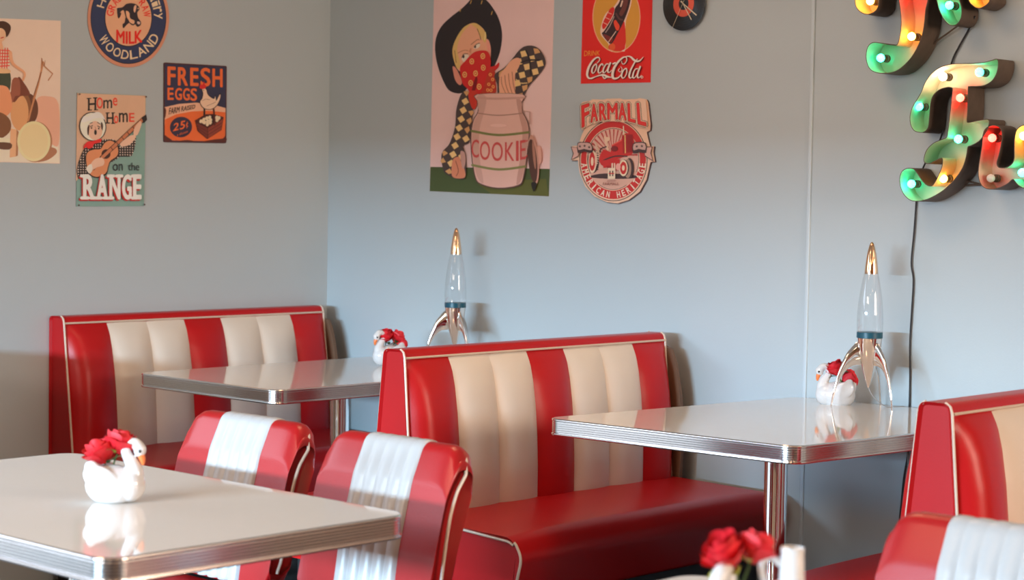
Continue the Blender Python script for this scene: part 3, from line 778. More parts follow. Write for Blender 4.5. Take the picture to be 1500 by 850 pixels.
a.text('a dozen', ((158, 726), (262, 688), (258, 716), (154, 750)), org, .03)
# hen
a.line([(420, 480), (418, 560)], 17, BLK); a.line([(508, 490), (516, 580)], 15, (70, 34, 30))
a.fill([(372, 420), (392, 390), (402, 340), (392, 300), (415, 285), (440, 300), (458, 350), (510, 385), (525, 350), (530, 400), (572, 335), (574, 390), (545, 450), (500, 490), (440, 495), (395, 470)], (40, 30, 34), 4)
a.fill([(378, 420), (398, 390), (408, 340), (398, 304), (416, 291), (436, 304), (452, 354), (508, 393), (524, 368), (532, 410), (568, 348), (568, 388), (540, 446), (498, 484), (442, 489), (400, 465)], (206, 166, 142), 4)
a.fill([(372, 285), (380, 250), (400, 258), (412, 225), (424, 255), (436, 270), (425, 292), (395, 298)], (178, 36, 36), 3)
a.line([(400, 410), (430, 395), (470, 400)], 4, (120, 84, 70), 4); a.line([(440, 460), (490, 440), (525, 420)], 4, (120, 84, 70), 4); a.ell(410, 310, 5, 5, BLK)
# basket
a.fill([(328, 598), (430, 540), (500, 536), (602, 566), (582, 690), (445, 778), (352, 700)], (66, 30, 26)); a.fill([(360, 606), (440, 560), (500, 548), (580, 572), (450, 655)], (40, 22, 22))
for x, y in ((384, 606), (412, 590), (440, 578), (468, 570), (420, 618), (448, 606), (476, 596), (446, 636), (474, 620), (535, 570), (556, 576), (538, 596), (408, 612)): a.ell(x, y, 15, 19, (216, 178, 150), 20, n=14)
a.fill([(338, 622), (446, 672), (446, 770), (358, 696)], (100, 44, 36)); a.fill([(452, 672), (594, 584), (578, 686), (452, 770)], (120, 54, 42))
for k in (.35, .7): a.line([(342+16*k, 622+74*k), (446, 672+98*k), (594-16*k, 584+100*k)], 4, (60, 28, 26))
a.line([(512, 560), (514, 640)], 16, (74, 34, 30))
a.done('egg_sign', M['tin'], 'orange and navy FRESH EGGS tin sign with a hen on a basket', 'sign')

# --- cookie jar poster
a = Art(1, GR, .0015); a.fr(0, 0, 1)
a.slab([(637, -75), (813.5, -75), (804, 288), (629.3, 280.3)], (203, 172, 168), (180, 165, 160))
a.fill([(630.4, 244.5), (805.3, 247.5), (804, 287.8), (629.4, 280.2)], (64, 76, 44))
a.fill([(700, 270), (760, 264), (800, 262), (803.6, 287), (720, 284)], (82, 84, 40))
a.fr(620, 0, 5.665)
hat = (38, 32, 34)
a.fill([(398, -10), (440, -60), (500, -20), (560, 40), (625, 150), (655, 280), (640, 420), (600, 530), (560, 600), (440, 640), (360, 740), (310, 775), (240, 765), (190, 720), (130, 580), (100, 440), (105, 320), (150, 220), (230, 140), (320, 70)], hat, 5)
for x, y in ((312, 70), (400, 5), (490, 5), (574, 95)): a.line([(x, y), (x-8, y+26)], 6, (190, 150, 80))
skin, sk2, hair = (206, 150, 120), (184, 120, 96), (196, 162, 98)
a.fill([(245, 555), (275, 570), (310, 640), (322, 690), (300, 705), (265, 660)], (196, 128, 110), 4); a.fill([(520, 330), (545, 335), (562, 400), (560, 470), (545, 485), (525, 420)], (206, 138, 120), 4)
a.fill([(245, 400), (290, 300), (350, 220), (420, 190), (480, 220), (520, 280), (530, 400), (560, 480), (480, 560), (350, 600), (290, 580), (255, 500)], skin, 5)
a.fill([(245, 400), (285, 300), (340, 225), (395, 200), (330, 270), (290, 360), (285, 430), (310, 540), (285, 570), (255, 500)], hair, 4)
a.fill([(395, 200), (445, 195), (500, 245), (525, 290), (520, 350), (500, 340), (470, 290), (450, 240)], hair, 4); a.line([(450, 240), (470, 290), (480, 330)], 6, (110, 80, 44), 4); a.line([(262, 420), (275, 520)], 7, (140, 104, 58)); a.line([(518, 270), (512, 330)], 7, (226, 196, 140))
a.line([(290, 440), (340, 418), (372, 420)], 6, (170, 112, 84), 4); a.line([(400, 370), (450, 330), (468, 332)], 6, (150, 96, 72), 4)
a.fill([(320, 490), (335, 455), (375, 455), (380, 480), (350, 520)], (222, 190, 170), 4); a.fill([(420, 400), (440, 375), (468, 362), (475, 380), (450, 402)], (222, 190, 170), 4); a.ell(337, 470, 9, 14, (56, 50, 50)); a.ell(434, 388, 8, 12, (56, 50, 50)); a.line([(425, 392), (445, 368), (470, 358)], 5, (80, 56, 46), 3); a.line([(322, 480), (340, 450), (372, 446)], 5, (80, 56, 46), 3)
a.line([(385, 430), (400, 400), (395, 440)], 9, (190, 126, 98), 3)
ban = (182, 36, 34)
a.fill([(545, 565), (600, 545), (632, 518), (630, 555), (600, 585), (575, 610)], ban, 3)
a.fill([(530, 600), (590, 570), (605, 690), (600, 775), (500, 790), (420, 760), (480, 700)], (166, 50, 34), 4)
for x, y in ((560, 620), (580, 660), (548, 700), (585, 720), (566, 750), (540, 748)): a.ell(x, y, 13, 14, (206, 150, 80), n=12); a.ell(x, y, 7, 8, ban, n=10)
a.fill([(310, 560), (350, 510), (400, 455), (450, 425), (515, 420), (548, 440), (565, 500), (560, 570), (530, 640), (505, 730), (470, 790), (400, 880), (385, 760), (335, 700), (318, 640)], ban, 4)
a.fill([(440, 640), (455, 660), (440, 740), (420, 800), (400, 850), (410, 740)], (110, 18, 22), 3)
for x, y in ((408, 510), (500, 466), (504, 562), (440, 610), (350, 620), (400, 690), (470, 720)): a.ell(x, y, 19, 25, (222, 166, 96), n=16); a.ell(x, y, 12, 17, ban, n=14); a.ell(x, y, 6, 9, (222, 166, 96), n=10)
# raised arm
dk, cr, cr2 = (66, 54, 52), (210, 172, 116), (186, 140, 92)
a.fill([(600, 620), (680, 560), (760, 470), (800, 420), (850, 385), (920, 382), (980, 420), (1020, 500), (1010, 560), (950, 640), (880, 720), (840, 800), (800, 840), (640, 800), (620, 700)], dk, 5)
def checks(poly, ox, oy, c, ang, col, col2, kx=.86, ky=.86):
    P_ = [(p.x, p.y) for p in spline([(x, y, 0) for x, y in poly], 4, True)]
    def ins(x, y):
        r = False
        for i in range(len(P_)):
            (x1, y1), (x2, y2) = P_[i-1], P_[i]
            if (y1 > y) != (y2 > y) and x < (x2-x1)*(y-y1)/(y2-y1)+x1: r = not r
        return r
    ca, sa = cos(radians(ang)), sin(radians(ang)); a.lay += 1
    for i in range(-14, 15):
        for j in range(-14, 15):
            if (i+j) % 2: continue
            q = []
            for du, dv in ((0, 0), (kx, 0), (kx, ky), (0, ky)):
                u, v = (i+du)*c, (j+dv)*c; q.append((ox+u*ca-v*sa, oy+u*sa+v*ca))
            n = sum(ins(*p) for p in q)
            if n == 4: a.fill(q, col, step=False)
            elif n >= 2:
                m = (sum(p[0] for p in q)/4, sum(p[1] for p in q)/4)
                if ins(*m): a.fill([p if ins(*p) else ((p[0]+m[0])/2, (p[1]+m[1])/2) for p in q], col2, step=False)
ARM = [(600, 620), (680, 560), (760, 470), (800, 420), (850, 385), (920, 382), (980, 420), (1020, 500), (1010, 560), (950, 640), (880, 720), (840, 800), (800, 840), (640, 800), (620, 700)]
checks(ARM, 880, 470, 56, -14, cr, cr2)
a.line([(820, 520), (880, 500), (970, 500)], 14, (40, 34, 36), 3); a.line([(860, 420), (890, 500), (900, 620)], 14, (40, 34, 36), 3)
a.fill([(640, 640), (690, 560), (740, 500), (790, 480), (815, 500), (800, 560), (770, 620), (770, 760), (740, 800), (650, 800)], skin, 4)
for k in range(4): a.line([(655+30*k, 640-14*k), (660+32*k, 700), (690+28*k, 775)], 5, (140, 84, 66), 4)
a.line([(780, 660), (810, 690), (870, 690)], 8, cr, 3)
a.fr(620, 130, 5)
# resting arm and hand
a.fill([(285, 40), (330, 20), (370, 120), (360, 260), (345, 390), (300, 420), (320, 500), (315, 650), (250, 660), (200, 640), (160, 610), (140, 520), (150, 460), (200, 400), (240, 280), (250, 150)], dk, 5)
checks([(285, 40), (330, 20), (370, 120), (360, 260), (345, 390), (300, 420), (320, 500), (315, 650), (250, 660), (200, 640), (160, 610), (140, 520), (150, 460), (200, 400), (240, 280), (250, 150)], 292, 195, 47, 58, cr, cr2)
a.fill([(225, 520), (270, 500), (285, 540), (310, 590), (312, 650), (240, 655), (215, 620)], (190, 120, 92), 4); a.line([(245, 530), (265, 600), (250, 640)], 5, (120, 60, 48), 4); a.fill([(280, 460), (312, 470), (318, 540), (300, 590), (285, 540)], (170, 130, 120), 3)
a.fill([(340, 30), (400, 20), (400, 120), (375, 152), (352, 110)], (176, 48, 34), 4)
# jar
a.fill([(398, 40), (740, 40), (732, 100), (738, 170), (775, 240), (788, 330), (775, 470), (745, 660), (705, 715), (560, 735), (430, 705), (385, 650), (358, 480), (355, 330), (372, 230), (405, 170), (408, 100)], (84, 60, 54), 3)
jar = (196, 156, 144)
a.fill([(404, 42), (734, 42), (727, 98), (733, 172), (768, 242), (780, 330), (767, 468), (738, 652), (700, 706), (560, 726), (434, 697), (392, 646), (365, 478), (362, 330), (379, 232), (411, 172), (414, 100)], jar, 3)
a.fill([(404, 50), (470, 60), (455, 170), (420, 300), (420, 500), (450, 690), (400, 640), (368, 470), (366, 330), (384, 235), (413, 172)], (180, 140, 128), 3); a.fill([(690, 80), (728, 90), (733, 172), (766, 244), (778, 330), (764, 468), (735, 650), (690, 700), (720, 500), (735, 320), (715, 220)], (172, 130, 118), 3)
a.fill([(410, 60), (540, 66), (735, 60), (732, 74), (540, 82), (410, 74)], (176, 134, 122), 3); a.line([(412, 180), (560, 196), (735, 180)], 8, (150, 112, 98), 5)
a.line([(362, 310), (560, 340), (780, 320)], 17, (104, 108, 62), 6); a.line([(368, 560), (560, 592), (756, 570)], 17, (116, 116, 70), 6)
a.word('COOKIE', [Q(362, 372, 418, 505, 0, 2), Q(424, 384, 498, 522, 0, 2), Q(510, 390, 592, 530, 0, 2), Q(608, 392, 676, 528, 0, 2), Q(688, 382, 708, 530), Q(718, 380, 760, 522, 0, -6)], (176, 70, 68), .012)
a.line([(764, 385), (772, 380)], 9, (176, 70, 68)); a.line([(758, 505), (770, 490)], 9, (176, 70, 68))
a.line([(745, 165), (790, 170), (790, 260)], 9, (170, 132, 120))
a.ell(858, 485, 20, 70, (190, 140, 124), -3); a.ell(818, 520, 38, 182, (172, 126, 110), -5); a.ell(812, 530, 32, 160, (74, 48, 40), -5); a.ell(822, 480, 10, 110, (150, 104, 86), -5)
a.fill([(800, 690), (840, 690), (830, 740), (815, 750)], (34, 30, 26), 3); a.ell(560, 270, 60, 12, (206, 168, 158)); 
a.done('cookie_poster', M['paper'], 'tall pink poster of a child in black hat and red bandana raiding a cookie jar', 'poster')

# --- red cola poster
a = Art(1, GR, .0015); a.fr(840, 0, 6.538)
a.slab([(104, -600), (770, -600), (738, 790), (70, 802)], (196, 34, 28), (150, 30, 25))
a.ell(412, 165, 230, 338, (222, 150, 120), n=60); a.ell(412, 165, 222, 330, (190, 134, 52), n=60)
wh = (224, 176, 160)
a.fill([(545, -130), (562, -60), (548, 60), (500, 220), (498, 470), (450, 488), (345, 480), (335, 420), (262, 330), (270, 230), (310, 130), (390, 60), (440, -20), (470, -120)], wh, 4)
a.fill([(405, 290), (450, 230), (490, 215), (492, 470), (350, 478), (342, 430), (380, 400)], (190, 44, 34), 3); a.fill([(345, 430), (380, 415), (400, 440), (390, 478), (352, 478)], (200, 84, 44), 3)
a.fill([(275, 240), (310, 160), (355, 80), (392, 75), (380, 140), (330, 230), (290, 280)], (186, 40, 34), 4)
for k in range(3): a.line([(285+22*k, 215-48*k), (325+20*k, 235-50*k)], 7, (222, 150, 130))
a.fill([(470, -130), (545, -130), (545, 20), (490, 190), (420, 330), (370, 415), (335, 405), (275, 325), (300, 290), (380, 160), (400, 80), (445, 10)], (50, 30, 32), 4)
a.fill([(490, -60), (520, -60), (520, 40), (470, 150), (440, 130), (470, 60)], (96, 50, 44), 4); a.line([(470, 10), (455, 60)], 14, (200, 170, 150)); a.line([(390, 160), (350, 250), (310, 310)], 10, (150, 126, 120), 4); a.line([(410, 130), (440, 180), (470, 190)], 16, (84, 52, 50), 3)
a.fill([(285, 330), (330, 340), (380, 370), (365, 408), (335, 398)], (110, 40, 34), 3); a.line([(340, 400), (410, 300)], 7, wh)
a.fill([(388, 215), (405, 190), (425, 215), (445, 250), (432, 292), (408, 280)], (204, 66, 44), 4)
a.text('DRINK', ((108, 488), (258, 484), (254, 530), (104, 538)), (214, 128, 50), .02)
w1 = (216, 196, 186)
def script(dx, dy, c, k):
    L = lambda pts, w, sm=7: a.line([(x+dx, y+dy) for x, y in pts], [max(2, v*k) for v in w], c, sm)
    L([(236, 604), (258, 575), (250, 552), (222, 556), (186, 590), (152, 650), (138, 710), (150, 745), (180, 752), (215, 738)], [7, 9, 12, 15, 20, 22, 18, 13, 8])
    L([(160, 752), (210, 738), (262, 722), (300, 720), (330, 734), (372, 742)], [5, 8, 13, 20, 20, 5]); L([(285, 728), (305, 752), (330, 736)], [8, 12, 8])
    L([(222, 612), (196, 640), (184, 680), (192, 702), (210, 690), (228, 650), (226, 616), (214, 620)], [9, 14, 16, 10, 7, 10, 12, 8])
    L([(292, 628), (284, 612), (262, 630), (246, 668), (250, 698), (270, 694), (300, 660)], [10, 9, 13, 16, 12, 7, 4])
    L([(342, 614), (322, 616), (300, 650), (292, 688), (306, 696), (330, 668), (348, 625)], [9, 10, 14, 15, 8, 6, 6]); L([(362, 604), (340, 660), (340, 690), (356, 692), (376, 672)], [15, 16, 14, 8, 4])
    L([(388, 612), (410, 602)], [14, 14])
    L([(470, 585), (478, 612), (500, 610), (520, 575), (510, 548), (478, 556), (436, 596), (400, 650), (384, 705), (388, 744), (412, 754), (446, 738), (476, 700)], [6, 7, 8, 9, 12, 16, 20, 24, 24, 18, 10, 6])
    L([(486, 550), (530, 540), (560, 548), (590, 576), (622, 588), (650, 578), (678, 546)], [5, 9, 17, 22, 18, 12, 4])
    L([(452, 656), (440, 676), (462, 690), (476, 660), (462, 640)], [5, 6, 6, 6, 5])
    L([(510, 655), (484, 680), (470, 722), (480, 748), (500, 740), (520, 700), (518, 660), (504, 662)], [9, 14, 16, 11, 7, 10, 12, 8])
    L([(622, 566), (596, 600), (560, 670), (544, 722), (552, 748), (570, 740), (588, 716)], [8, 12, 16, 18, 12, 7, 4])
    L([(626, 660), (604, 664), (584, 700), (578, 738), (592, 748), (616, 718), (632, 672)], [9, 10, 14, 15, 8, 6, 6]); L([(650, 640), (626, 706), (626, 742), (644, 742), (662, 722)], [15, 16, 14, 8, 4])
script(5, 5, (110, 20, 20), 1.25); script(0, 0, w1, 1)
a.ell(667, 740, 13, 13, w1, n=16); a.ell(667, 740, 9, 9, (190, 34, 28), n=16); a.text('R', Q(662, 734, 672, 746), w1, 0)
a.done('cola_poster', M['paper'], 'red soft drink poster with a hand holding a bottle in a yellow oval', 'poster')

# --- tractor badge sign
a = Art(1, GR, .004); a.fr(825, 135, 5)
cream, red, dk = (206, 172, 148), (176, 36, 34), (58, 40, 40)
out = [(128, 90), (140, 72), (200, 62), (215, 52), (300, 55), (320, 48), (420, 46), (440, 54), (540, 50), (560, 44), (610, 52), (622, 75), (640, 240), (636, 280), (612, 292), (622, 340), (636, 396), (665, 395), (660, 440), (672, 510), (640, 512), (632, 540), (610, 640), (560, 730), (480, 790), (400, 815), (320, 806), (230, 765), (160, 690), (120, 590), (108, 500), (60, 500), (72, 445), (66, 395), (112, 390), (130, 330), (150, 280), (134, 262)]
a.slab([(x+7, y+5) for x, y in out], (70, 38, 38), (50, 35, 35)); a.fill(out, cream)
a.ell(368, 500, 250, 300, dk, n=60); a.ell(368, 500, 244, 294, cream, n=60); a.ell(368, 498, 238, 286, red, n=60); a.ell(366, 490, 196, 232, cream, n=60); a.ell(366, 490, 190, 226, dk, n=60); a.ell(366, 490, 186, 222, (196, 156, 142), n=60)
for k in range(17):
    t = radians(190+10*k); t1 = t+radians(3.6); q = [(366+20*cos(t), 470+20*sin(t)), (366+182*cos(t), 490+218*sin(t)), (366+182*cos(t1), 490+218*sin(t1))]; a.fill(q, (164, 60, 56), step=(k == 0))
a.fill([(200, 600), (260, 560), (480, 560), (540, 600), (500, 660), (380, 708), (250, 670)], (190, 150, 134), 3)
a.fill([(205, 612), (300, 596), (440, 600), (535, 612), (530, 630), (380, 636), (215, 628)], dk, 3)
a.arc('AMERICAN HERITAGE', 368, 496, 217, 258, 46, 176, 4, (222, 196, 176), .05, True, .62)
# tractor
a.ell(222, 508, 42, 84, dk); a.ell(216, 508, 30, 84, (216, 184, 160)); a.ell(214, 508, 22, 68, red); a.ell(214, 508, 10, 32, (216, 184, 160)); a.ell(250, 470, 16, 70, (200, 168, 146), 6)
for k in range(9): a.ell(258-abs(k-4)*1.5, 430+17*k, 9, 5, dk, 15, n=10)
a.fill([(270, 470), (300, 420), (350, 440), (360, 390), (430, 345), (436, 312), (512, 308), (518, 440), (470, 470), (400, 490), (370, 530), (300, 545), (268, 510)], red, 2)
a.fill([(436, 312), (512, 308), (518, 440), (440, 450)], (150, 26, 28)); a.line([(455, 316), (458, 445)], 7, (214, 176, 110)); 
for k in range(4): a.line([(474+11*k, 318), (476+11*k, 436)], 4, (110, 20, 22))
a.line([(360, 390), (430, 352)], 8, (214, 90, 80)); a.line([(300, 500), (380, 470), (470, 470)], 9, dk, 3); a.ell(380, 415, 26, 20, (110, 24, 24)); a.line([(310, 330), (330, 420)], 16, (206, 176, 152)); a.line([(240, 370), (262, 440)], 14, (190, 160, 140)); a.ell(330, 345, 18, 16, (206, 176, 152)); a.line([(320, 400), (280, 415), (275, 440)], 8, dk, 3); a.line([(446, 250), (448, 312)], 7, (222, 200, 180))
a.fill([(290, 500), (420, 490), (420, 540), (300, 556)], red); a.fill([(320, 540), (420, 540), (420, 575), (340, 575)], (150, 30, 30))
a.ell(490, 558, 34, 74, dk); a.ell(478, 560, 26, 70, (150, 120, 104)); a.ell(450, 556, 38, 62, dk); a.ell(446, 556, 32, 60, (222, 188, 162)); a.ell(446, 556, 24, 46, red); a.ell(446, 556, 10, 20, (222, 188, 162)); a.ell(408, 548, 18, 26, (214, 150, 140))
a.fill([(334, 556), (388, 556), (386, 636), (332, 636)], (222, 190, 166)); a.fill([(360, 520), (370, 520), (370, 560), (360, 560)], (222, 190, 166)); a.fill([(378, 520), (386, 520), (386, 560), (378, 560)], (222, 190, 166))
for x in (346, 366): a.line([(x+3, 580), (x+3, 612)], 9, dk)
a.line([(344, 596), (376, 596)], 8, red)
a.text('FARMALL', Q(298, 662, 416, 682), (120, 60, 54), .03); a.line([(330, 652), (392, 650)], 4, (140, 84, 76))
# ribbon
for s in ([(62, 400), (118, 408), (120, 470), (64, 498), (78, 450)], [(600, 400), (662, 398), (650, 445), (668, 510), (604, 470)]): a.fill(s, dk); 
a.fill([(68, 404), (118, 410), (118, 466), (70, 492), (84, 450)], (190, 150, 140)); a.fill([(604, 406), (656, 404), (645, 446), (661, 500), (606, 464)], (190, 150, 140))
a.fill([(112, 372), (160, 366), (212, 374), (225, 430), (205, 446), (160, 436), (114, 446)], dk, 2); a.fill([(118, 374), (160, 371), (206, 378), (216, 426), (160, 416), (118, 424)], (178, 146, 138), 2)
a.fill([(518, 378), (560, 366), (612, 372), (616, 446), (560, 440), (520, 450)], dk, 2); a.fill([(524, 382), (560, 372), (606, 378), (608, 424), (560, 416), (522, 426)], (178, 146, 138), 2)
for x, y in ((130, 398), (164, 394), (198, 404), (546, 398), (584, 396)):
    a.fill([(x+(12 if i % 2 == 0 else 5)*sin(i*pi/5), y-(12 if i % 2 == 0 else 5)*cos(i*pi/5)) for i in range(10)], dk)
# FARMALL banner lettering
qs = [((142, 98), (200, 82), (200, 225), (146, 262)), ((208, 88), (258, 84), (262, 212), (210, 224)), ((272, 84), (322, 82), (326, 204), (276, 210)), ((332, 80), (406, 80), (408, 200), (334, 202)), ((414, 80), (468, 82), (472, 208), (416, 202)), ((480, 82), (534, 86), (540, 226), (484, 214)), ((546, 80), (604, 78), (618, 250), (556, 236))]
def grow(q, d): return ((q[0][0]-d, q[0][1]-d), (q[1][0]+d, q[1][1]-d), (q[2][0]+d, q[2][1]+d), (q[3][0]-d, q[3][1]+d))
a.fill([(132, 92), (200, 70), (300, 64), (420, 62), (540, 66), (614, 64), (632, 268), (560, 256), (540, 242), (470, 222), (370, 214), (270, 222), (204, 240), (144, 280)], cream); a.word('FARMALL', [grow(q, 13) for q in qs], dk, .2)
a.word('FARMALL', [grow(q, 9) for q in qs], (216, 180, 154), .16); a.word('FARMALL', [grow(q, 3) for q in qs], dk, .085); a.word('FARMALL', qs, (196, 40, 36), .06)
a.done('tractor_sign', M['tin'], 'red and cream badge shaped tractor sign below the red poster', 'sign')

# --- record clock
c = onplane(1006, 6, 1, WY); rc = empty('record_clock', c, label='black record clock with an orange centre and brass hands', cat='clock')
def disc(name, r0, r1, y, t, m, par, seg=56):
    bm = bmesh.new(); prof = [(r0, y), (r1-.001, y), (r1, y-.0006), (r1, y-t+.0006), (r1-.001, y-t), (r0, y-t)]
    rows = [[(r*cos(2*pi*j/seg), yy, r*sin(2*pi*j/seg)) for j in range(seg)] for r, yy in prof]
    grid(bm, rows, closed_u=True, closed_v=True); return build(name, bm, m, par)
disc('record', .008, .0885, -.014, .002, M['vinylrec'], rc); disc('label_disc', .021, .043, -.0165, .0006, M['reclabel'], rc)
disc('movement', .001, .030, -.001, .0125, M['vinylrec'], rc)
for r in (.05, .058, .066, .074, .082): disc('groove_ring', r-.0012, r, -.016, .0003, M['vinylrec'], rc)
def hand(name, ang, l, w, back, y):
    d = Vector((cos(ang), 0, sin(ang))); n = Vector((-sin(ang), 0, cos(ang))); bm = bmesh.new()
    vs = []
    for yy in (y, y-.0008):
        vs.append([bm.verts.new(p+Vector((0, yy, 0))) for p in (-d*back-n*w*.7, -d*back+n*w*.7, d*l+n*w, d*l-n*w)])
    bm.faces.new(vs[0]); bm.faces.new(vs[1][::-1])
    for i in range(4): bm.faces.new((vs[0][i], vs[1][i], vs[1][(i+1) % 4], vs[0][(i+1) % 4]))
    build(name, bm, M['hand'], rc, smooth=False)
hand('hour_hand', radians(-36), .070, .0022, .014, -.0185); hand('minute_hand', radians(-56), .066, .0018, .012, -.0200); hand('second_hand', radians(-118), .094, .0006, .03, -.0215)

# ------------------------------------------------------------------ marquee letters
YB, YFR = WY-.022, WY-.098          # back plate and front rim of the troughs
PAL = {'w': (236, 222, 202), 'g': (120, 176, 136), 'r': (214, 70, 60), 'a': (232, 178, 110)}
def marquee(name, fr, pts, bulbs, glow_paint, label, extra=()):
    x0, y0, k = fr
    W = lambda x, y, yy=YFR: onplane(x0+x/k, y0+y/k, 1, yy)
    base = W(*bulbs[0][:2]); base.y = WY
    root = empty(name, base, label=label, cat='marquee letter', group='letters of the bulb sign')
    out = [(p.x, p.y) for p in spline([(x, y, 0) for x, y in pts], 5, True)]
    F3 = [W(*p) for p in out]
    # back plate: triangulated fine enough to carry old paint and painted-in bulb glow
    bm = bmesh.new(); vs = [bm.verts.new(Vector((p.x, YB, p.z))-base) for p in F3]
    for t in tessellate_polygon([[Vector((p.x, p.z, 0)) for p in F3]]):
        try: bm.faces.new([vs[i] for i in t])
        except ValueError: pass
    bmesh.ops.remove_doubles(bm, verts=bm.verts[:], dist=1e-5)
    for _ in range(2): bmesh.ops.subdivide_edges(bm, edges=[e for e in bm.edges if e.calc_length() > .012], cuts=2)
    bmesh.ops.triangulate(bm, faces=bm.faces[:])
    P3 = [(W(px, py)-base, PAL[c], rr/k/430) for px, py, rr, c in glow_paint]  # tints put the bulbs' coloured glow and some old paint into the plate
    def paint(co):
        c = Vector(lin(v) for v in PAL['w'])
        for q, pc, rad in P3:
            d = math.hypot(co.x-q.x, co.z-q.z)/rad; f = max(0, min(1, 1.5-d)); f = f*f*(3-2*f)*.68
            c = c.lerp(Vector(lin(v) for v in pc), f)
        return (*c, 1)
    def col(bm):
        lay = bm.verts.layers.float_color.new('Col')
        for v in bm.verts: v[lay] = paint(v.co)
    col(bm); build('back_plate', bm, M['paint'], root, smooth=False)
    # trough wall: inside carries the same painted glow, rusty outside
    n = len(F3); cx = Vector((0, 0))
    poly = [Vector((p.x, p.z)) for p in F3]; T = .0022
    def wall(d, y_a, y_b):
        r = inset(poly, d); return [[Vector((q.x, y, q.y))-base for q in r] for y in (y_a, y_b)]
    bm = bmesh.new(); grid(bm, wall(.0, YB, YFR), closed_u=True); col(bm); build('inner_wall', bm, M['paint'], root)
    bm = bmesh.new(); o = wall(-T, WY-.006, YFR); i = wall(-.0002, YFR, YFR)[0]; grid(bm, [o[0], o[1], i], closed_u=True)
    rim = build('outer_wall', bm, M['rust'], root); rim['label'] = 'rusty outer band'
    for bx, by, kind in bulbs:
        # the globe sits half way out of the trough
        p = W(bx, by, YB-.050)-base; q = Vector((p.x, YB-base.y, p.z)); R = .0125
        bm = bmesh.new()
        prof = [(.0001, .0), (.006, .0015), (.0105, .0065), (R, .0125), (.0112, .018), (.0075, .024), (.0058, .029)]
        rows = [[p+Vector((r*cos(2*pi*j/16), -R+z, r*sin(2*pi*j/16))) for j in range(16)] for r, z in prof]
        grid(bm, rows, closed_u=True); b = build('bulb', bm, BULB[kind], root); b['label'] = {'off': 'unlit cream bulb with a faint added glow'}.get(kind, 'glowing %s bulb' % {'warm': 'warm white'}.get(kind, kind))
        bm = bmesh.new(); prof = [(.0085, .022), (.009, .024), (.009, .040), (.012, .041), (.012, .050)]
        rows = [[p+Vector((r*cos(2*pi*j/14), -R+z, r*sin(2*pi*j/14))) for j in range(14)] for r, z in prof]
        grid(bm, rows, closed_u=True); build('socket', bm, M['rust'], b)
    for pth in extra:
        bm = bmesh.new(); tube(bm, [W(x, y, WY-.02)-base for x, y in pth], .0028, 8); build('bracket', bm, M['rust'], root)
    return root
FRF = (1310, 80, 3.863)
marquee('marquee_letter', FRF, [(155, 212), (176, 160), (212, 110), (262, 74), (320, 57), (385, 53), (450, 52), (510, 46), (555, 34), (580, 28), (586, 50), (582, 85), (570, 120), (548, 150), (508, 172), (465, 178), (424, 179), (416, 186), (415, 250), (412, 330), (409, 380), (425, 386), (470, 376), (515, 369), (533, 373), (532, 400), (515, 440), (480, 486), (435, 512), (414, 522), (406, 570), (385, 638), (340, 705), (284, 760), (222, 800), (160, 824), (100, 825), (60, 795), (38, 750), (33, 700), (46, 662), (76, 646), (108, 650), (126, 670), (150, 706), (176, 736), (204, 747), (224, 736), (250, 690), (270, 640), (276, 602), (268, 584), (236, 596), (198, 614), (174, 610), (170, 586), (186, 540), (222, 504), (262, 486), (298, 470), (304, 440), (311, 390), (319, 320), (328, 240), (331, 194), (320, 184), (298, 183), (256, 196), (222, 226), (206, 262), (200, 310), (196, 360), (190, 408), (174, 432), (150, 438), (116, 430), (96, 400), (91, 350), (104, 300), (130, 256)],
    [(275, 125, 'warm'), (482, 100, 'green'), (139, 294, 'green'), (372, 245, 'red'), (362, 478, 'green'), (277, 702, 'amber'), (96, 732, 'green')],
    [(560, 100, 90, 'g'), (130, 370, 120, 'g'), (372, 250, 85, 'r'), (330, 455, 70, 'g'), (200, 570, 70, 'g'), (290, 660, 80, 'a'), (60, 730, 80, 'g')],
    'large glowing marquee letter F with green, red and amber bulbs', extra=([(400, 712), (440, 722), (500, 738)], [(400, 742), (450, 736), (500, 738)]))
marquee('marquee_letter', FRF, [(505, 450), (520, 420), (560, 402), (594, 414), (608, 446), (604, 500), (592, 560), (578, 612), (590, 640), (630, 642), (665, 622), (680, 590), (681, 530), (684, 470), (698, 424), (738, 400), (778, 412), (794, 450), (790, 520), (776, 600), (770, 655), (790, 688), (826, 682), (850, 700), (836, 740), (792, 762), (740, 757), (700, 735), (672, 704), (640, 728), (592, 752), (540, 760), (502, 745), (481, 705), (478, 650), (488, 580), (499, 510)],
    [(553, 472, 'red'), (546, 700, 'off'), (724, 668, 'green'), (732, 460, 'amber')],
    [(548, 480, 110, 'r'), (530, 735, 60, 'r'), (735, 680, 90, 'g'), (735, 470, 110, 'a')],
    'small glowing marquee letter u with a red left stem, cut by the right edge')
FRJ = (1240, 0, 5.769)
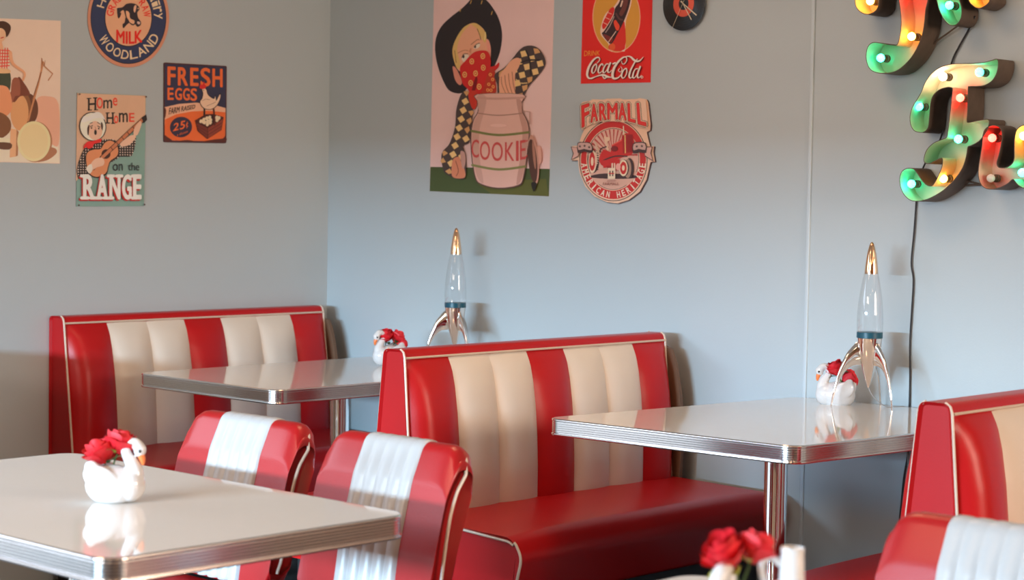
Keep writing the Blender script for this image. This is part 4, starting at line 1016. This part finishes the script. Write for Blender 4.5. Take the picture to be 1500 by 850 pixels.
marquee('marquee_letter', FRJ, [(75, 20), (92, 70), (132, 106), (180, 118), (232, 98), (262, 60), (272, 0), (290, -80), (330, -150), (390, -190), (440, -200), (452, -180), (446, -90), (446, 0), (455, 60), (464, 150), (464, 230), (452, 318), (432, 376), (400, 386), (300, 370), (230, 362), (190, 386), (171, 440), (171, 510), (200, 580), (260, 612), (340, 615), (402, 603), (462, 568), (540, 490), (600, 390), (640, 280), (656, 180), (666, 80), (684, 0), (690, -100), (690, -190), (760, -200), (860, -230), (900, -290), (905, -360), (820, -355), (700, -345), (500, -340), (360, -320), (220, -250), (120, -140), (80, -50)],
    [(200, 8, 'amber'), (549, 308, 'amber'), (288, 490, 'green'), (565, -90, 'red'), (330, -240, 'green'), (800, -280, 'green')],
    [(150, 20, 200, 'a'), (560, -60, 190, 'r'), (540, 310, 120, 'a'), (250, 490, 160, 'g')],
    'large glowing marquee letter at the top edge with a green lower hook', extra=([(710, 390), (800, 320), (950, 212)], [(300, 60), (330, 130)]))
marquee('marquee_letter', FRJ, [(765, 0), (790, 90), (830, 168), (880, 210), (932, 200), (964, 150), (970, 80), (950, 0), (920, -70), (910, -140), (950, -180), (1000, -150), (1020, -60), (1036, 0), (1062, 38), (1110, 66), (1152, 56), (1196, 22), (1206, -10), (1190, -90), (1150, -200), (1060, -270), (930, -270), (830, -220), (770, -120), (758, -50)],
    [(868, 44, 'green'), (1105, -60, 'amber'), (1000, -220, 'amber')],
    [(870, 60, 200, 'g'), (1120, -20, 160, 'a')],
    'small glowing marquee letter at the top edge with a green bulb and amber foot')

# cords
def cord(name, pts, r, m, label, y=WY-.006):
    P = [onplane(px, py, 1, yy) for px, py, yy in [(p[0], p[1], p[2] if len(p) > 2 else y) for p in pts]]
    c = P[0].copy(); bm = bmesh.new(); tube(bm, [p-c for p in spline(P, 6)], r, 8)
    o = build(name, bm, m); o.location = c; return tag(o, label, 'cord')
cord('power_cord', [(1428, 24, WY-.03), (1418, 45), (1405, 68), (1394, 92), (1384, 140, WY-.012), (1381, 190, WY-.012), (1372, 215, WY-.012), (1356, 238, WY-.012), (1344, 270, WY-.012), (1342, 298), (1339, 340), (1335, 385), (1338, 410), (1336, 450), (1333, 500), (1333, 550), (1332, 600), (1331, 640), (1329, 670), (1324, 700), (1320, 740), (1314, 800), (1312, 860)], .0028, M['cord'], 'black power cord hanging down the wall from the marquee letters')
bm = bmesh.new()
tube(bm, spline([(0, 0, .064), (.012, .012, .035), (.034, .045, .008), (.048, .085, .0045), (.056, .112, .004), (.058, .128, -.012), (.055, .136, -.10), (.060, .137, -.20), (.054, .137, -.32), (.066, .137, -.45), (.062, .137, -.60), (.07, .137, -.735)], 6), .0016, 8)
o = build('lamp_cord', bm, M['greycord'], rk); o['label'] = 'thin grey cord running down behind the table'
# ------------------------------------------------------------------ light
def area(name, loc, rot, sx, sy, e, col, spread=180):
    l = bpy.data.lights.new(name, 'AREA'); l.shape = 'RECTANGLE'; l.size = sx; l.size_y = sy; l.energy = e; l.color = col; l.spread = radians(spread)
    o = bpy.data.objects.new(name, l); COL.objects.link(o); o.location = loc; o.rotation_euler = rot; return o
SKY = (.52, .79, 1.02)
area('sky_light', (-.9, -5.2, 2.6), (0, radians(-90), 0), 1.8, 6.5, 210, (.74, .84, 1.0))
area('street_light', (-.9, -5.2, .62), (0, radians(-90), 0), 1.2, 6.5, 26, (.80, .88, 1.0))
area('sky_light', (2.5, RY-3.0, 1.90), (radians(90), 0, 0), 5.0, .60, 3150, SKY)
for x, y, e in ((6.6, -6.4, 24), (2.6, -4.6, 22), (7.6, -4.4, 24), (2.4, -1.3, 14)):  # warm room lamps; the last is added fill over the middle booth
    area('ceiling_lamp_fill', (x, y, RZ-.05), (0, 0, 0), .7, .7, e, (1, .62, .36))
area('right_fill', (RX-.3, -1.05, 1.9), (0, radians(90), 0), 1.2, 1.9, 180, (1, .77, .60))  # added warm fill out of view, brightens faces turned to the right
area('front_fill', (3.4, RY+.15, 2.45), (radians(80), 0, 0), 3.0, .5, 90, (1, .84, .70))  # added fill above the front window, lifts the upper back wall
bpy.data.lights['right_fill'].specular_factor = .2
w = bpy.data.worlds.new('world'); sc.world = w; w.use_nodes = True
w.node_tree.nodes['Background'].inputs['Color'].default_value = (.9, .75, .62, 1); w.node_tree.nodes['Background'].inputs['Strength'].default_value = .3
sc.view_settings.view_transform = 'Standard'; sc.view_settings.look = 'None'
sc.view_settings.exposure = 0; sc.view_settings.gamma = 1
sc.cycles.use_denoising = True
sc.cycles.max_bounces = 8; sc.cycles.transparent_max_bounces = 12; sc.cycles.caustics_reflective = False; sc.cycles.caustics_refractive = False
